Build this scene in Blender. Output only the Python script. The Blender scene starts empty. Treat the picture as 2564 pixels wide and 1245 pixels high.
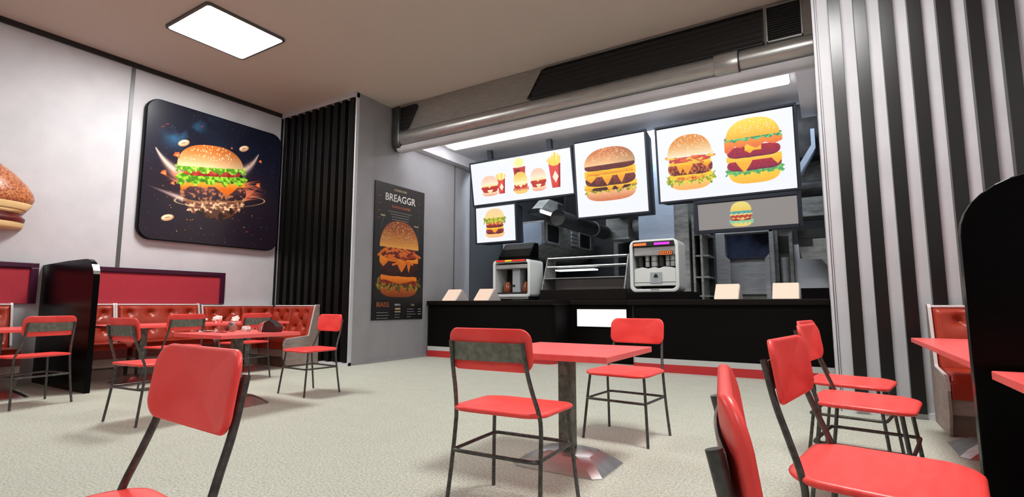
import bpy, bmesh, math, random
import numpy as np
from mathutils import Vector, Matrix
PI = math.pi
R = math.radians
random.seed(7)
scene = bpy.context.scene
C = bpy.data.collections.new('restaurant'); scene.collection.children.link(C)

# ------------------------------------------------------------------ materials
def lin(c):
    return tuple(((v / 12.92) if v <= 0.04045 else ((v + 0.055) / 1.055) ** 2.4) for v in c)

def mat(name, col, rough=0.5, metal=0.0, noise=None, bump=None, spec=0.5, coat=0.0, emit=None, estr=1.0, rnoise=None):
    """col: linear rgb. noise=(scale, colour2, lo, hi, stretch xyz) bump=(scale,strength,dist)"""
    m = bpy.data.materials.new(name); m.use_nodes = True
    nt = m.node_tree; b = nt.nodes['Principled BSDF']
    b.inputs['Base Color'].default_value = (*col, 1)
    b.inputs['Roughness'].default_value = rough
    b.inputs['Metallic'].default_value = metal
    b.inputs['Specular IOR Level'].default_value = spec
    b.inputs['Coat Weight'].default_value = coat
    tc = nt.nodes.new('ShaderNodeTexCoord')
    def nz(scale, stretch=(1, 1, 1), detail=5):
        mp = nt.nodes.new('ShaderNodeMapping'); mp.inputs['Scale'].default_value = stretch
        nt.links.new(tc.outputs['Object'], mp.inputs['Vector'])
        n = nt.nodes.new('ShaderNodeTexNoise'); n.inputs['Scale'].default_value = scale
        n.inputs['Detail'].default_value = detail
        nt.links.new(mp.outputs['Vector'], n.inputs['Vector'])
        return n
    if noise:
        sc, c2, lo, hi = noise[:4]; st = noise[4] if len(noise) > 4 else (1, 1, 1)
        n = nz(sc, st)
        r = nt.nodes.new('ShaderNodeValToRGB')
        r.color_ramp.elements[0].position = lo; r.color_ramp.elements[1].position = hi
        r.color_ramp.elements[0].color = (*c2, 1); r.color_ramp.elements[1].color = (*col, 1)
        nt.links.new(n.outputs['Fac'], r.inputs['Fac'])
        nt.links.new(r.outputs['Color'], b.inputs['Base Color'])
    if rnoise:
        n = nz(rnoise[0], rnoise[3] if len(rnoise) > 3 else (1, 1, 1))
        r = nt.nodes.new('ShaderNodeMapRange')
        r.inputs['From Min'].default_value = .35; r.inputs['From Max'].default_value = .65
        r.inputs['To Min'].default_value = rnoise[1]; r.inputs['To Max'].default_value = rnoise[2]
        nt.links.new(n.outputs['Fac'], r.inputs['Value'])
        nt.links.new(r.outputs['Result'], b.inputs['Roughness'])
    if bump:
        n = nz(bump[0], bump[3] if len(bump) > 3 else (1, 1, 1), 8)
        bp = nt.nodes.new('ShaderNodeBump'); bp.inputs['Strength'].default_value = bump[1]
        bp.inputs['Distance'].default_value = bump[2]
        nt.links.new(n.outputs['Fac'], bp.inputs['Height'])
        nt.links.new(bp.outputs['Normal'], b.inputs['Normal'])
    if emit:
        b.inputs['Emission Color'].default_value = (*emit, 1)
        b.inputs['Emission Strength'].default_value = estr
    return m

def vcol_mat(name, emissive, strength=1.0, rough=0.35):
    m = bpy.data.materials.new(name); m.use_nodes = True
    nt = m.node_tree; b = nt.nodes['Principled BSDF']
    a = nt.nodes.new('ShaderNodeVertexColor'); a.layer_name = 'Col'
    if emissive:
        b.inputs['Base Color'].default_value = (0.02, 0.02, 0.02, 1)
        nt.links.new(a.outputs['Color'], b.inputs['Emission Color'])
        b.inputs['Emission Strength'].default_value = strength
        b.inputs['Specular IOR Level'].default_value = 0.1
    else:
        nt.links.new(a.outputs['Color'], b.inputs['Base Color'])
        b.inputs['Roughness'].default_value = rough
    return m

M = {}
M['floor'] = mat('floor_terrazzo', (.56, .585, .50), .62, 0, (70, (.33, .335, .27), .34, .60, (1, 1.0, 1)), (90, .25, .003), rnoise=(6, .5, .7))
M['ceiling'] = mat('ceiling_paint', (.53, .48, .425), .85, bump=(60, .05, .002))
M['wall'] = mat('white_stucco', (.56, .56, .585), .55, 0, (3, (.50, .50, .53), .3, .7), (55, .30, .004), spec=.45)
M['wall_grey_dimmed'] = mat('grey_dimmed_stucco', (.31, .31, .325), .6, 0, (3, (.28, .28, .29), .3, .7), (55, .25, .004), spec=.4)  # grey stucco, darkened further for the weak light on the poster wall
M['black_trim'] = mat('black_trim', (.012, .012, .012), .45)
M['grey_trim'] = mat('grey_metal_trim', (.12, .12, .125), .4, .5)
M['slat'] = mat('black_slat', (.0045, .0042, .0042), .36, 0, spec=.16)
M['slat_gloss'] = mat('satin_black_slat', (.006, .006, .006), .30, 0, spec=.5)
M['plinth'] = mat('white_plinth', (.62, .62, .66), .5)
M['red'] = mat('red_painted_wood', (.90, .064, .058), .34, 0, (5, (.96, .085, .078), .40, .62, (1.5, 7, 1.5)), spec=.32)
M['redtable'] = mat('red_table_laminate', (.88, .11, .105), .34, 0, (4, (.92, .135, .13), .40, .62, (7, 1, 1)), coat=.05)
M['steel_dark'] = mat('dark_scratched_steel', (.12, .118, .11), .36, .7, (45, (.075, .073, .07), .38, .62))
M['bracket'] = mat('worn_bracket_steel', (.22, .22, .19), .42, .55, (30, (.14, .14, .12), .38, .62))
M['steel_mid'] = mat('worn_grey_steel', (.20, .20, .175), .45, .7, (18, (.10, .10, .085), .4, .6), (40, .1, .001))
M['base_steel'] = mat('brushed_cast_steel', (.60, .60, .60), .28, 1, (5, (.50, .50, .51), .35, .65, (1, 5, 1)))
M['leather'] = mat('red_leather', (.37, .032, .011), .36, 0, (5, (.31, .024, .008), .3, .7), (120, .10, .0015), coat=.08, spec=.5)
M['button'] = mat('dark_button', (.05, .02, .015), .35)
M['bench_wood'] = mat('grey_limed_wood', (.38, .30, .27), .6, 0, (5, (.29, .225, .20), .35, .65, (1, 1, 5)), (30, .08, .001))
M['bench_kick'] = mat('brown_plinth_wood', (.20, .145, .115), .6, 0, (5, (.16, .11, .085), .35, .65))
M['bench_edge'] = mat('white_bench_edge', (.62, .56, .56), .45)
M['seat_front_shade'] = mat('shaded_red_seat_front', (.16, .012, .010), .5)  # table shade put into the colour of the wall benches' seat fronts
M['panel_red'] = mat('crimson_felt', (.40, .022, .040), .8, 0, (40, (.35, .018, .033), .3, .7), (150, .15, .001))
M['panel_frame'] = mat('dark_plum_frame', (.045, .003, .022), .3, .1)
M['gloss_black'] = mat('gloss_black_laminate', (.0015, .0015, .0015), .22, 0, spec=.09)
M['chrome'] = mat('chrome_highlight', (.6, .6, .6), .2, .9)
M['counter'] = mat('black_counter', (.0042, .0033, .003), .6, 0, (2, (.0034, .0026, .0024), .3, .7), spec=.07)
M['counter_top'] = mat('dark_brown_counter_top', (.008, .006, .005), .5, spec=.10)
M['band_white'] = mat('grey_white_band', (.52, .53, .52), .5)
M['band_red'] = mat('red_band', (.50, .022, .025), .5)
M['duct'] = mat('brushed_duct_steel', (.44, .435, .42), .34, .68, (5, (.33, .325, .31), .3, .7, (1, 12, 12)))
M['duct_dark'] = mat('dark_duct_steel', (.14, .14, .135), .38, .9, (6, (.08, .08, .08), .3, .7), (20, .1, .002))
M['louvre'] = mat('dark_louvre', (.016, .0155, .015), .42, .2, spec=.2)
M['black'] = mat('black_void', (.004, .004, .004), .6)
M['bezel'] = mat('slate_bezel', (.018, .022, .030), .6, 0, spec=.2)
M['white_plastic'] = mat('white_plastic', (.66, .70, .68), .32, 0, coat=.15)
M['grey_plastic'] = mat('blue_grey_plastic', (.34, .38, .40), .35)
M['pos_body'] = mat('pale_terminal_plastic', (.55, .50, .48), .5)
M['steel'] = mat('brushed_kitchen_steel', (.42, .43, .43), .42, .35, (4, (.28, .285, .285), .3, .7, (1, 1, 8)))
M['steel_blue'] = mat('bluish_brushed_steel', (.44, .52, .62), .45, .25, (5, (.36, .43, .52), .3, .7, (1, 1, 16)))
M['steel_aged'] = mat('aged_kitchen_steel', (.30, .30, .28), .5, .35, (5, (.17, .17, .155), .35, .65, (1, 1, 3)))
M['kit_dark'] = mat('dark_kitchen_metal', (.045, .045, .045), .45, .6, (6, (.025, .025, .025), .35, .65))
M['kit_wall'] = mat('kitchen_wall', (.30, .31, .32), .6, bump=(40, .1, .002))
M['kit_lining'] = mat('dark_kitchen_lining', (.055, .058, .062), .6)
M['kit_white'] = mat('white_kitchen_panel', (.60, .61, .63), .5)
M['blue_glass'] = mat('dark_blue_glass', (.10, .14, .30), .25, .1, (2.2, (.02, .025, .05), .38, .62))
M['bun3d'] = mat('speckled_bun_crust', (.58, .22, .08), .32, 0, (42, (.24, .045, .02), .40, .58), (40, .12, .004), coat=.2)
M['cream'] = mat('cream_bun_side', (.78, .56, .27), .6, 0, (6, (.70, .48, .22), .3, .7))
M['meat3d'] = mat('dark_red_meat', (.15, .012, .008), .4, 0, (8, (.05, .006, .004), .35, .65))
M['paper'] = mat('white_wrapping_paper', (.70, .60, .55), .7, 0, (14, (.55, .10, .06), .30, .40))
M['paper_red'] = mat('red_printed_paper', (.62, .07, .06), .6, 0, (16, (.75, .62, .58), .38, .46))
M['paper_brown'] = mat('brown_grease_paper', (.10, .03, .02), .6, 0, (14, (.45, .35, .33), .40, .50))
M['bag'] = mat('dark_maroon_carton', (.045, .012, .012), .5, 0, (18, (.015, .006, .006), .4, .6))
M['clear'] = mat('clear_plastic', (.75, .55, .5), .12)
M['clear'].node_tree.nodes['Principled BSDF'].inputs['Transmission Weight'].default_value = .8
M['glass'] = mat('glass', (.9, .95, 1), .05)
M['glass'].node_tree.nodes['Principled BSDF'].inputs['Transmission Weight'].default_value = 1.0
M['coffee'] = mat('amber_coffee', (.22, .05, .015), .15)
M['e_panel'] = mat('light_panel_glow', (.8, .8, .8), .5, emit=(1, .985, .96), estr=63)
M['e_panel_rear'] = mat('rear_light_panel_glow', (.8, .8, .8), .5, emit=(1, .985, .96), estr=24)
M['e_strip'] = mat('strip_glow', (.8, .8, .8), .5, emit=(.97, .98, 1), estr=9)
M['e_soffit_fill'] = mat('soffit_fill_glow', (.8, .8, .8), .5, emit=(1, .96, 1), estr=34)
M['e_kit_fill'] = mat('kitchen_fill_glow', (.8, .8, .8), .5, emit=(.80, .88, 1), estr=80)
M['e_tube'] = mat('hood_tube_glow', (.8, .8, .8), .5, emit=(1, .99, .96), estr=3)
M['e_front'] = mat('counter_sign_glow', (.5, .5, .5), .5, emit=(.90, .95, 1), estr=1.25)
M['e_pos'] = mat('peach_screen_glow', (.02, .02, .02), .7, spec=.05, emit=(1.0, .78, .60), estr=1.0)
M['e_pos2'] = mat('pink_screen_glow', (.02, .02, .02), .7, spec=.05, emit=(.98, .72, .56), estr=.95)
M['e_orange'] = mat('orange_display', (.1, .02, 0), .4, emit=(1, .22, .05), estr=1.0)
M['e_purple'] = mat('purple_display', (.1, 0, .1), .4, emit=(.75, .05, .75), estr=1.0)
M['e_red'] = mat('red_display', (.1, 0, 0), .4, emit=(.80, .035, .02), estr=.9)
M['e_yellow'] = mat('yellow_display', (.1, .1, 0), .4, emit=(.85, .65, .03), estr=.95)
M['e_shelf'] = mat('lit_shelf_edge', (.5, .5, .5), .4, emit=(.92, .97, 1), estr=1.5)
M['print_white'] = mat('white_print', (.70, .69, .66), .5)
M['print_grey'] = mat('grey_print', (.22, .21, .20), .5)
M['print_dim'] = mat('dim_grey_print', (.10, .085, .08), .5)
M['print_gold'] = mat('gold_print', (.45, .36, .20), .5)
M['print_orange'] = mat('orange_print', (.45, .12, .04), .5)
M['poster_black'] = mat('black_poster_board', (.010, .009, .011), .4)
M['pic_lit'] = vcol_mat('screen_picture', True, 1.0)
M['pic_dim'] = vcol_mat('dim_screen_picture', True, .85)
M['pic_print'] = vcol_mat('printed_picture', False, rough=.28)
M['pic_print2'] = vcol_mat('matt_printed_picture', False, rough=.5)

# ------------------------------------------------------------------ mesh builder
class MB:
    def __init__(s): s.v = []; s.f = []; s.m = []
    def add(s, vs, fs, mi=0):
        o = len(s.v); s.v += [tuple(p) for p in vs]
        s.f += [tuple(o + i for i in f) for f in fs]; s.m += [mi] * len(fs); return s
    def box(s, x0, y0, z0, x1, y1, z1, mi=0):
        vs = [(x, y, z) for z in (z0, z1) for y in (y0, y1) for x in (x0, x1)]
        return s.add(vs, [(0, 2, 3, 1), (4, 5, 7, 6), (0, 1, 5, 4), (2, 6, 7, 3), (0, 4, 6, 2), (1, 3, 7, 5)], mi)
    def prism(s, pts, axis, a, b, mi=0):
        """polygon pts (2D) extruded along axis from a to b. axis x: pts=(y,z); y: (x,z); z: (x,y)"""
        def mk(p, t):
            return {'x': (t, p[0], p[1]), 'y': (p[0], t, p[1]), 'z': (p[0], p[1], t)}[axis]
        n = len(pts); vs = [mk(p, a) for p in pts] + [mk(p, b) for p in pts]
        fs = [tuple(range(n))[::-1], tuple(range(n, 2 * n))] + [(i, (i + 1) % n, n + (i + 1) % n, n + i) for i in range(n)]
        return s.add(vs, fs, mi)
    def cyl(s, p0, p1, r0, r1=None, n=24, mi=0, cap=True):
        r1 = r0 if r1 is None else r1
        p0 = Vector(p0); p1 = Vector(p1); d = (p1 - p0).normalized()
        a = d.orthogonal().normalized(); b = d.cross(a)
        vs = []
        for p, r in ((p0, r0), (p1, r1)):
            vs += [p + (a * math.cos(2 * PI * i / n) + b * math.sin(2 * PI * i / n)) * r for i in range(n)]
        fs = [(i, (i + 1) % n, n + (i + 1) % n, n + i) for i in range(n)]
        if cap: fs += [tuple(range(n))[::-1], tuple(range(n, 2 * n))]
        return s.add(vs, fs, mi)
    def tube(s, pts, r, n=10, closed=False, mi=0, sub=5):
        P = [Vector(p) for p in pts]
        Q = []
        N = len(P)
        rng = range(N if closed else N - 1)
        for i in rng:
            p1, p2 = P[i], P[(i + 1) % N]
            p0 = P[(i - 1) % N] if (closed or i > 0) else p1 * 2 - p2
            p3 = P[(i + 2) % N] if (closed or i + 2 < N) else p2 * 2 - p1
            for k in range(sub):
                t = k / sub
                Q.append(.5 * ((2 * p1) + (p2 - p0) * t + (2 * p0 - 5 * p1 + 4 * p2 - p3) * t * t + (3 * p1 - p0 - 3 * p2 + p3) * t ** 3))
        if not closed: Q.append(P[-1])
        K = len(Q); vs = []; up = None
        for i in range(K):
            if closed: d = Q[(i + 1) % K] - Q[i - 1]
            else: d = Q[min(i + 1, K - 1)] - Q[max(i - 1, 0)]
            d.normalize()
            if up is None: up = d.orthogonal().normalized()
            up = (up - d * up.dot(d)).normalized(); w = d.cross(up)
            vs += [Q[i] + (up * math.cos(2 * PI * j / n) + w * math.sin(2 * PI * j / n)) * r for j in range(n)]
        fs = []
        for i in range(K if closed else K - 1):
            a = i * n; b = ((i + 1) % K) * n
            fs += [(a + j, a + (j + 1) % n, b + (j + 1) % n, b + j) for j in range(n)]
        if not closed: fs += [tuple(range(n))[::-1], tuple(range((K - 1) * n, K * n))]
        return s.add(vs, fs, mi)
    def rings(s, rings, cap0=True, cap1=True, mi=0):
        n = len(rings[0]); vs = [p for r in rings for p in r]
        fs = []
        for i in range(len(rings) - 1):
            a = i * n; b = a + n
            fs += [(a + j, a + (j + 1) % n, b + (j + 1) % n, b + j) for j in range(n)]
        if cap0: fs.append(tuple(range(n))[::-1])
        if cap1: fs.append(tuple(range((len(rings) - 1) * n, len(rings) * n)))
        return s.add(vs, fs, mi)
    def build(s, name, mats, parent=None, smooth=None, bevel=0, seg=2, loc=None):
        me = bpy.data.meshes.new(name); me.from_pydata(s.v, [], s.f)
        if not isinstance(mats, (list, tuple)): mats = [mats]
        for m in mats: me.materials.append(M[m] if isinstance(m, str) else m)
        me.polygons.foreach_set('material_index', s.m)
        bm = bmesh.new(); bm.from_mesh(me)
        bmesh.ops.recalc_face_normals(bm, faces=bm.faces)
        if bevel:
            es = [e for e in bm.edges if len(e.link_faces) == 2 and e.calc_face_angle(0) > .5]
            bmesh.ops.bevel(bm, geom=es, offset=bevel, segments=seg, profile=.5, affect='EDGES', clamp_overlap=True)
        if smooth is not None:
            for f in bm.faces: f.smooth = True
            for e in bm.edges:
                if len(e.link_faces) == 2 and e.calc_face_angle(0) > R(smooth): e.smooth = False
        bm.to_mesh(me); bm.free()
        o = bpy.data.objects.new(name, me); C.objects.link(o)
        if parent: o.parent = parent
        if loc: o.location = loc
        return o

def tag(o, label, cat, group=None, kind=None):
    if label: o['label'] = label
    if cat: o['category'] = cat
    if group: o['group'] = group
    if kind: o['kind'] = kind
    return o
def thing(name, label, cat, loc=(0, 0, 0), rz=0, group=None, rot=None):
    o = bpy.data.objects.new(name, None); C.objects.link(o); o.empty_display_size = .1
    o.location = loc; o.rotation_euler = rot if rot else (0, 0, rz)
    return tag(o, label, cat, group)
def struct(o, label=None):
    o['kind'] = 'structure'
    if label: o['label'] = label
    return o
def dup(root, loc, rz, label, group=None, rot=None):
    r = root.copy(); C.objects.link(r); r.location = loc
    r.rotation_euler = rot if rot else (0, 0, rz); r['label'] = label
    if group: r['group'] = group
    for ch in list(root.children):
        c = ch.copy(); C.objects.link(c); c.parent = r
        for g in list(ch.children):
            d = g.copy(); C.objects.link(d); d.parent = c
    return r
def rr(w, d, r, n=6):
    pts = []
    for cx, cy, a0 in ((w / 2 - r, d / 2 - r, 0), (-w / 2 + r, d / 2 - r, 90), (-w / 2 + r, -d / 2 + r, 180), (w / 2 - r, -d / 2 + r, 270)):
        for i in range(n + 1):
            a = R(a0 + 90 * i / n); pts.append((cx + r * math.cos(a), cy + r * math.sin(a)))
    return pts
def slab_rings(w, d, th, r, edge, fn, n=6):
    """rounded slab; fn(x, y, t) maps the flat point with height t in -1..1 to 3D"""
    out = rr(w, d, r, n); rings = []
    def ring(s, t):
        k = []
        for x, y in out:
            # inset by distance s
            L = math.hypot(x, y)
            k.append(fn(x * (1 - s), y * (1 - s), t))
        return k
    e = edge
    prof = [(1, 1), (.75, 1), (.5, 1), (.3, 1), (.16, 1), (.08, .98), (.035, .85), (.010, .5), (0, 0), (.010, -.5), (.035, -.85), (.08, -.98), (.3, -1), (.6, -1), (1, -1)]
    for s_, t in prof:
        s2 = min(s_, .995)
        rings.append(ring(s2, t))
    return rings

# ------------------------------------------------------------------ camera
cam = bpy.data.cameras.new('camera'); co = bpy.data.objects.new('camera', cam); C.objects.link(co)
cam.sensor_width = 36; cam.lens = 18.0; cam.clip_start = .02
co.location = (0, 0, 1.0); co.rotation_euler = (R(90) + math.atan(141.8 / 1282), 0, R(31.6))
scene.camera = co

# ------------------------------------------------------------------ room
ZC = 4.70; XL = -8.88; XR = 2.10; YF = 5.90
XA = -6.80; XB = .02       # kitchen opening
YN = -3.6
struct(MB().box(XL - .2, YN - .2, -.12, XR + .2, 14.4, 0).build('floor', 'floor'))
struct(MB().box(XL - .2, YN - .2, ZC, XR + .2, 14.4, ZC + .15).build('ceiling', 'ceiling'))
struct(MB().box(XL - .2, YN, 0, XL, YF + .3, ZC).build('wall_left', 'wall'))
struct(MB().box(XR, YN, 0, XR + .2, YF + .3, ZC).build('wall_right', 'wall'))
struct(MB().box(XL - .2, YN - .2, 0, XR + .2, YN, ZC).build('wall_back', 'wall_grey_dimmed'))
# block left of the kitchen opening (its side carries the poster), thin lit edge in front
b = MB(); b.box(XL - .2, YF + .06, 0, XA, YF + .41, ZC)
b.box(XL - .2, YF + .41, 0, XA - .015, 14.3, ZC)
struct(b.build('wall_front_left', 'wall_grey_dimmed'))
struct(MB().box(XA - .015, YF + .41, 0, XA + .012, 7.84, .045).build('baseboard_left', 'wall_grey_dimmed'))
b = MB(); b.box(XB, YF + .0, 0, XR + .2, 14.3, ZC)
struct(b.build('wall_front_right', 'wall'))
struct(MB().box(XA - .2, 14.2, 0, XR, 14.4, ZC).build('wall_kitchen', 'kit_lining'))
struct(MB().box(XA - .015, 9.25, 0, XA + .01, 14.2, ZC).build('wall_kitchen_left', 'kit_lining'))
struct(MB().box(XL, YN, 4.625, XL + .03, YF + .05, ZC).build('trim_shadow_gap', 'black_trim'))  # black strip drawn for the shadow gap under the ceiling
b = MB()
for y in (-1.05, 1.14, 3.33): b.box(XL, y, 0.0, XL + .012, y + .05, 4.63)
struct(b.build('trim_2', 'grey_trim'))
struct(MB().box(XL, 5.86, 0, XL + .012, 5.90, 4.63).build('trim_3', 'black_trim'))
struct(MB().box(XA - .030, YF, 0, XA, YF + .06, ZC).build('trim_shadow_gap0', 'wall'))
# grooves in the right pilaster edge
b = MB(); b.box(.044, YF - .006, 0, .050, YF, ZC); b.box(.062, YF - .006, 0, .066, YF, ZC)
struct(b.build('trim_4', 'black_trim'))
struct(MB().box(.05, YF - .035, 0, XR, YF, .05).build('baseboard_right', 'plinth'))
struct(MB().box(-6.795, 8.66, 1.0, -6.79, 8.675, 4.2).build('trim_5', 'grey_trim'))

# slatted wall panels
def slat_panel(name, label, x0, n, pitch, w, ztop, front, back, backmat, z0):
    t = thing(name, label, 'wall panel', (x0, YF, 0))
    L = n * pitch
    if backmat: MB().box(-.04, front + .10 - YF if False else back[0], z0, L, back[1], ztop).build('backing_board', backmat, t)
    for i in range(n):
        MB().box(i * pitch, front, z0 + .0, i * pitch + w, back[0], ztop).build('slat', 'slat', t, bevel=.002, seg=1)
    return t
t = thing('slat_panel', 'wall panel of black upright slats in the dark corner, left of the burger poster', 'wall panel', (XL, YF, 0))
MB().box(.0, .035, .05, 2.03, .042, 4.60).build('backing_board', 'black', t)
for i in range(10):
    x = 2.06 - .115 - i * .2045
    MB().box(x - .0, -.04, .06, x + .095, .035, 4.60).build('slat', 'slat', t, bevel=.002, seg=1)
struct(MB().box(XL, YF - .045, 4.61, XA, YF + .06, ZC).build('trim_6', 'wall'))
struct(MB().box(XL, YF - .03, 0, XA, YF + .06, .05).build('baseboard_front', 'plinth'))
t = thing('slat_panel', 'wall panel of wide black upright slats on white wall, right of the counter', 'wall panel', (XB, YF, 0))
for i in range(10):
    x = .141 + i * .2085
    if x + .1 > 2.07: break
    MB().box(x, -.085, .05, x + .102, -.001, 4.69).build('slat', 'slat_gloss', t, bevel=.002, seg=1)

# ------------------------------------------------------------------ ceiling lights
def ceiling_light(x, y, label, em='e_panel'):
    t = thing('ceiling_light', label, 'ceiling light', (x, y, ZC), group='square ceiling lights')
    o = rr(1.06, 1.08, .05, 5); i_ = rr(1.00, 1.02, .04, 5)
    b = MB(); n = len(o)
    rg = [[(p[0], p[1], 0) for p in o], [(p[0], p[1], -.035) for p in o], [(p[0], p[1], -.035) for p in i_], [(p[0], p[1], -.02) for p in i_]]
    b.rings(rg, False, False); b.build('frame', 'grey_trim', t, smooth=30)
    b = MB(); b.rings([[(p[0], p[1], -.018) for p in i_], [(p[0], p[1], -.024) for p in i_]]); b.build('diffuser', em, t)
ceiling_light(-6.78, 3.60, 'square white ceiling light panel above the left booths, the one in view')
ceiling_light(0.02, 3.60, 'square ceiling light panel above the right chairs, outside the picture')
ceiling_light(-6.78, -.9, 'square ceiling light panel nearest the rear left corner', 'e_panel_rear')
ceiling_light(0.02, -.9, 'square ceiling light panel nearest the rear right corner', 'e_panel_rear')

# ------------------------------------------------------------------ chairs
def make_chair():
    t = thing('dining_chair', '', 'chair')
    sm = MB()
    def seatfn(x, y, k):
        u = x / .255; v = y / .235
        dish = -.010 * max(0, 1 - u * u) * max(0, 1 - v * v)
        z = .492 + .013 * k + dish - .010 * max(0, -v) ** 3 + .008 * max(0, v) ** 3
        return (x * (1 - .05 * (v > 0) * v * v), y, z)
    sm.rings(slab_rings(.52, .46, 1, .10, 1, seatfn, 8)).build('seat', 'red', t, smooth=50)
    bk = MB()
    def lean(z): return .241 + .142 * (z - .693)
    def backfn(x, y, k):
        z = .7915 + y; u = x / .226
        yy = lean(z) - .022 * u * u - .010 * k + .004 * (y / .1) ** 2
        return (x, yy, z)
    bk.rings(slab_rings(.455, .200, 1, .055, 1, backfn, 8)).build('backrest', 'red', t, smooth=50)
    for s in (-1, 1):
        MB().tube([(s * .255, .225, 0), (s * .243, .195, .22), (s * .236, .172, .42), (s * .230, .178, .50), (s * .214, .212, .60), (s * .204, .246, .70), (s * .197, .276, .83)], .0105, 10).build('leg', 'steel_dark', t, smooth=60)
        MB().tube([(s * .255, -.225, 0), (s * .232, -.192, .30), (s * .215, -.17, .485)], .0105, 10, sub=3).build('leg', 'steel_dark', t, smooth=60)
    q = []
    w, d, c = .232, .205, .045
    for sx, sy, o in ((1, 1, 0), (-1, 1, 1), (-1, -1, 0), (1, -1, 1)):
        a = (sx * w, sy * (d - c)); b_ = (sx * (w - c), sy * d); m_ = (sx * (w - .3 * c), sy * (d - .3 * c))
        q += [a, m_, b_] if o == 0 else [b_, m_, a]
    MB().tube([(x, y, .295) for x, y in q], .0095, 8, closed=True, sub=4).build('stretcher', 'steel_dark', t, smooth=60)
    bp_ = MB(); nx = 10
    for z0, z1 in ((.738, .826),):
        vs = []; 
        for i in range(nx + 1):
            x = -.196 + .392 * i / nx; u = x / .2
            for z in (z0, z1):
                for k in (0, 1):
                    vs.append((x, lean(z) + .002 + .012 * (1 - u * u) + .004 * k, z))
        fs = []
        for i in range(nx):
            a = i * 4; b_ = a + 4
            fs += [(a, b_, b_ + 2, a + 2), (a + 1, a + 3, b_ + 3, b_ + 1), (a, a + 1, b_ + 1, b_), (a + 2, b_ + 2, b_ + 3, a + 3)]
        fs += [(0, 2, 3, 1), (nx * 4, nx * 4 + 1, nx * 4 + 3, nx * 4 + 2)]
        bp_.add(vs, fs)
    bp_.build('back_bracket', 'bracket', t, smooth=40)
    return t
chair0 = make_chair()
G1 = 'red dining chairs'
def place(x, y, rz, label, first=[True]):
    if first[0]:
        chair0.location = (x, y, 0); chair0.rotation_euler = (0, 0, R(rz)); chair0['label'] = label; chair0['group'] = G1
        first[0] = False; return chair0
    return dup(chair0, (x, y, 0), R(rz), label, G1)
place(-1.372, 3.91, -4.6, 'red chair facing us across the centre table, in front of the glowing white counter sign')
place(-1.392, 2.281, 182.4, 'red chair seen from behind, near side of the centre table, dark bracket on its back')
place(-5.137, 3.905, -3.9, 'red chair facing us by the black slatted corner, beyond the littered square table')
place(-5.166, 2.276, 184.3, 'red chair seen from behind, just right of the low black booth divider')
place(-1.438, .487, -3.4, 'large red chair close to us at bottom left, its front facing us')
place(-6.94, 1.962, -79.2, 'leftmost red chair, seen from behind in front of the black booth divider')
place(-6.93, 3.28, -86, 'red chair seen from behind at the long booth table, left one of two')
place(-6.90, 4.17, -86, 'red chair seen from behind at the long booth table, right one by the corner sofa')
place(.112, .905, 99.7, 'red chair edge on at the bottom right, only its curved back in view')
place(.118, 1.965, 80.5, 'red chair with the biggest seat in view, lower right, facing right')
place(.135, 3.36, 80, 'red chair facing right, its seat second in the right row behind the largest seat')
place(.10, 4.17, 79, 'red chair farthest in the right row, nearest the white and black striped wall')

# ------------------------------------------------------------------ tables
def pedestal(t, x, y, top, wx=.60, wy=.44, m='steel_mid'):
    b = MB()
    def oct_(w, d, c, z): return [(x + a, y + e, z) for a, e in ((w / 2, d / 2 - c), (w / 2 - c, d / 2), (-w / 2 + c, d / 2), (-w / 2, d / 2 - c), (-w / 2, -d / 2 + c), (-w / 2 + c, -d / 2), (w / 2 - c, -d / 2), (w / 2, -d / 2 + c))]
    b.rings([oct_(wx, wy, .045, 0), oct_(wx, wy, .045, .006), oct_(wx * .80, wy * .80, .05, .050), oct_(wx * .60, wy * .60, .05, .082), oct_(wx * .42, wy * .45, .04, .095), oct_(wx * .2, wy * .25, .02, .098)])
    b.build('base', 'base_steel', t, smooth=14)
    MB().box(x - .044, y - .044, .09, x + .044, y + .044, top).build('column', m, t, bevel=.003, seg=1)
def square_table(x, y, label):
    t = thing('square_table', label, 'table', (x, y, 0), group='square red pedestal tables')
    MB().box(-.43, -.42, .684, .43, .42, .720).build('tabletop', 'redtable', t, bevel=.004, seg=2)
    pedestal(t, .0, -.01, .684)
    return t
square_table(-1.470, 3.08, 'square red table in the centre with nothing on it')
square_table(-5.225, 3.09, 'square red table at left with crumpled wrappers and a dark carton on it')
def long_table(x0, x1, y0, y1, feet, label):
    t = thing('long_table', label, 'table', (0, 0, 0), group='long red booth tables')
    MB().box(x0, y0, .711, x1, y1, .745).build('tabletop', 'redtable', t, bevel=.004, seg=2)
    for fx, fy in feet: pedestal(t, fx, fy, .711, .6, .5)
    return t
long_table(-8.20, -7.31, 2.80, 5.14, [(-7.76, 3.28), (-7.76, 4.72)], 'long red table along the left booths, paper litter at its far end')
long_table(-8.20, -7.31, .10, 2.28, [(-7.76, .7), (-7.76, 1.87)], 'long red table at the left edge, before the black divider')
long_table(.535, 1.42, 3.12, 5.13, [(.98, 3.9), (.98, 4.75)], 'long red table on the right, behind the big black divider')
long_table(.525, 1.42, .40, 2.72, [(.98, 1.0), (.98, 2.1)], 'long red table cut by the right edge, in front of the big black divider')

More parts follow.
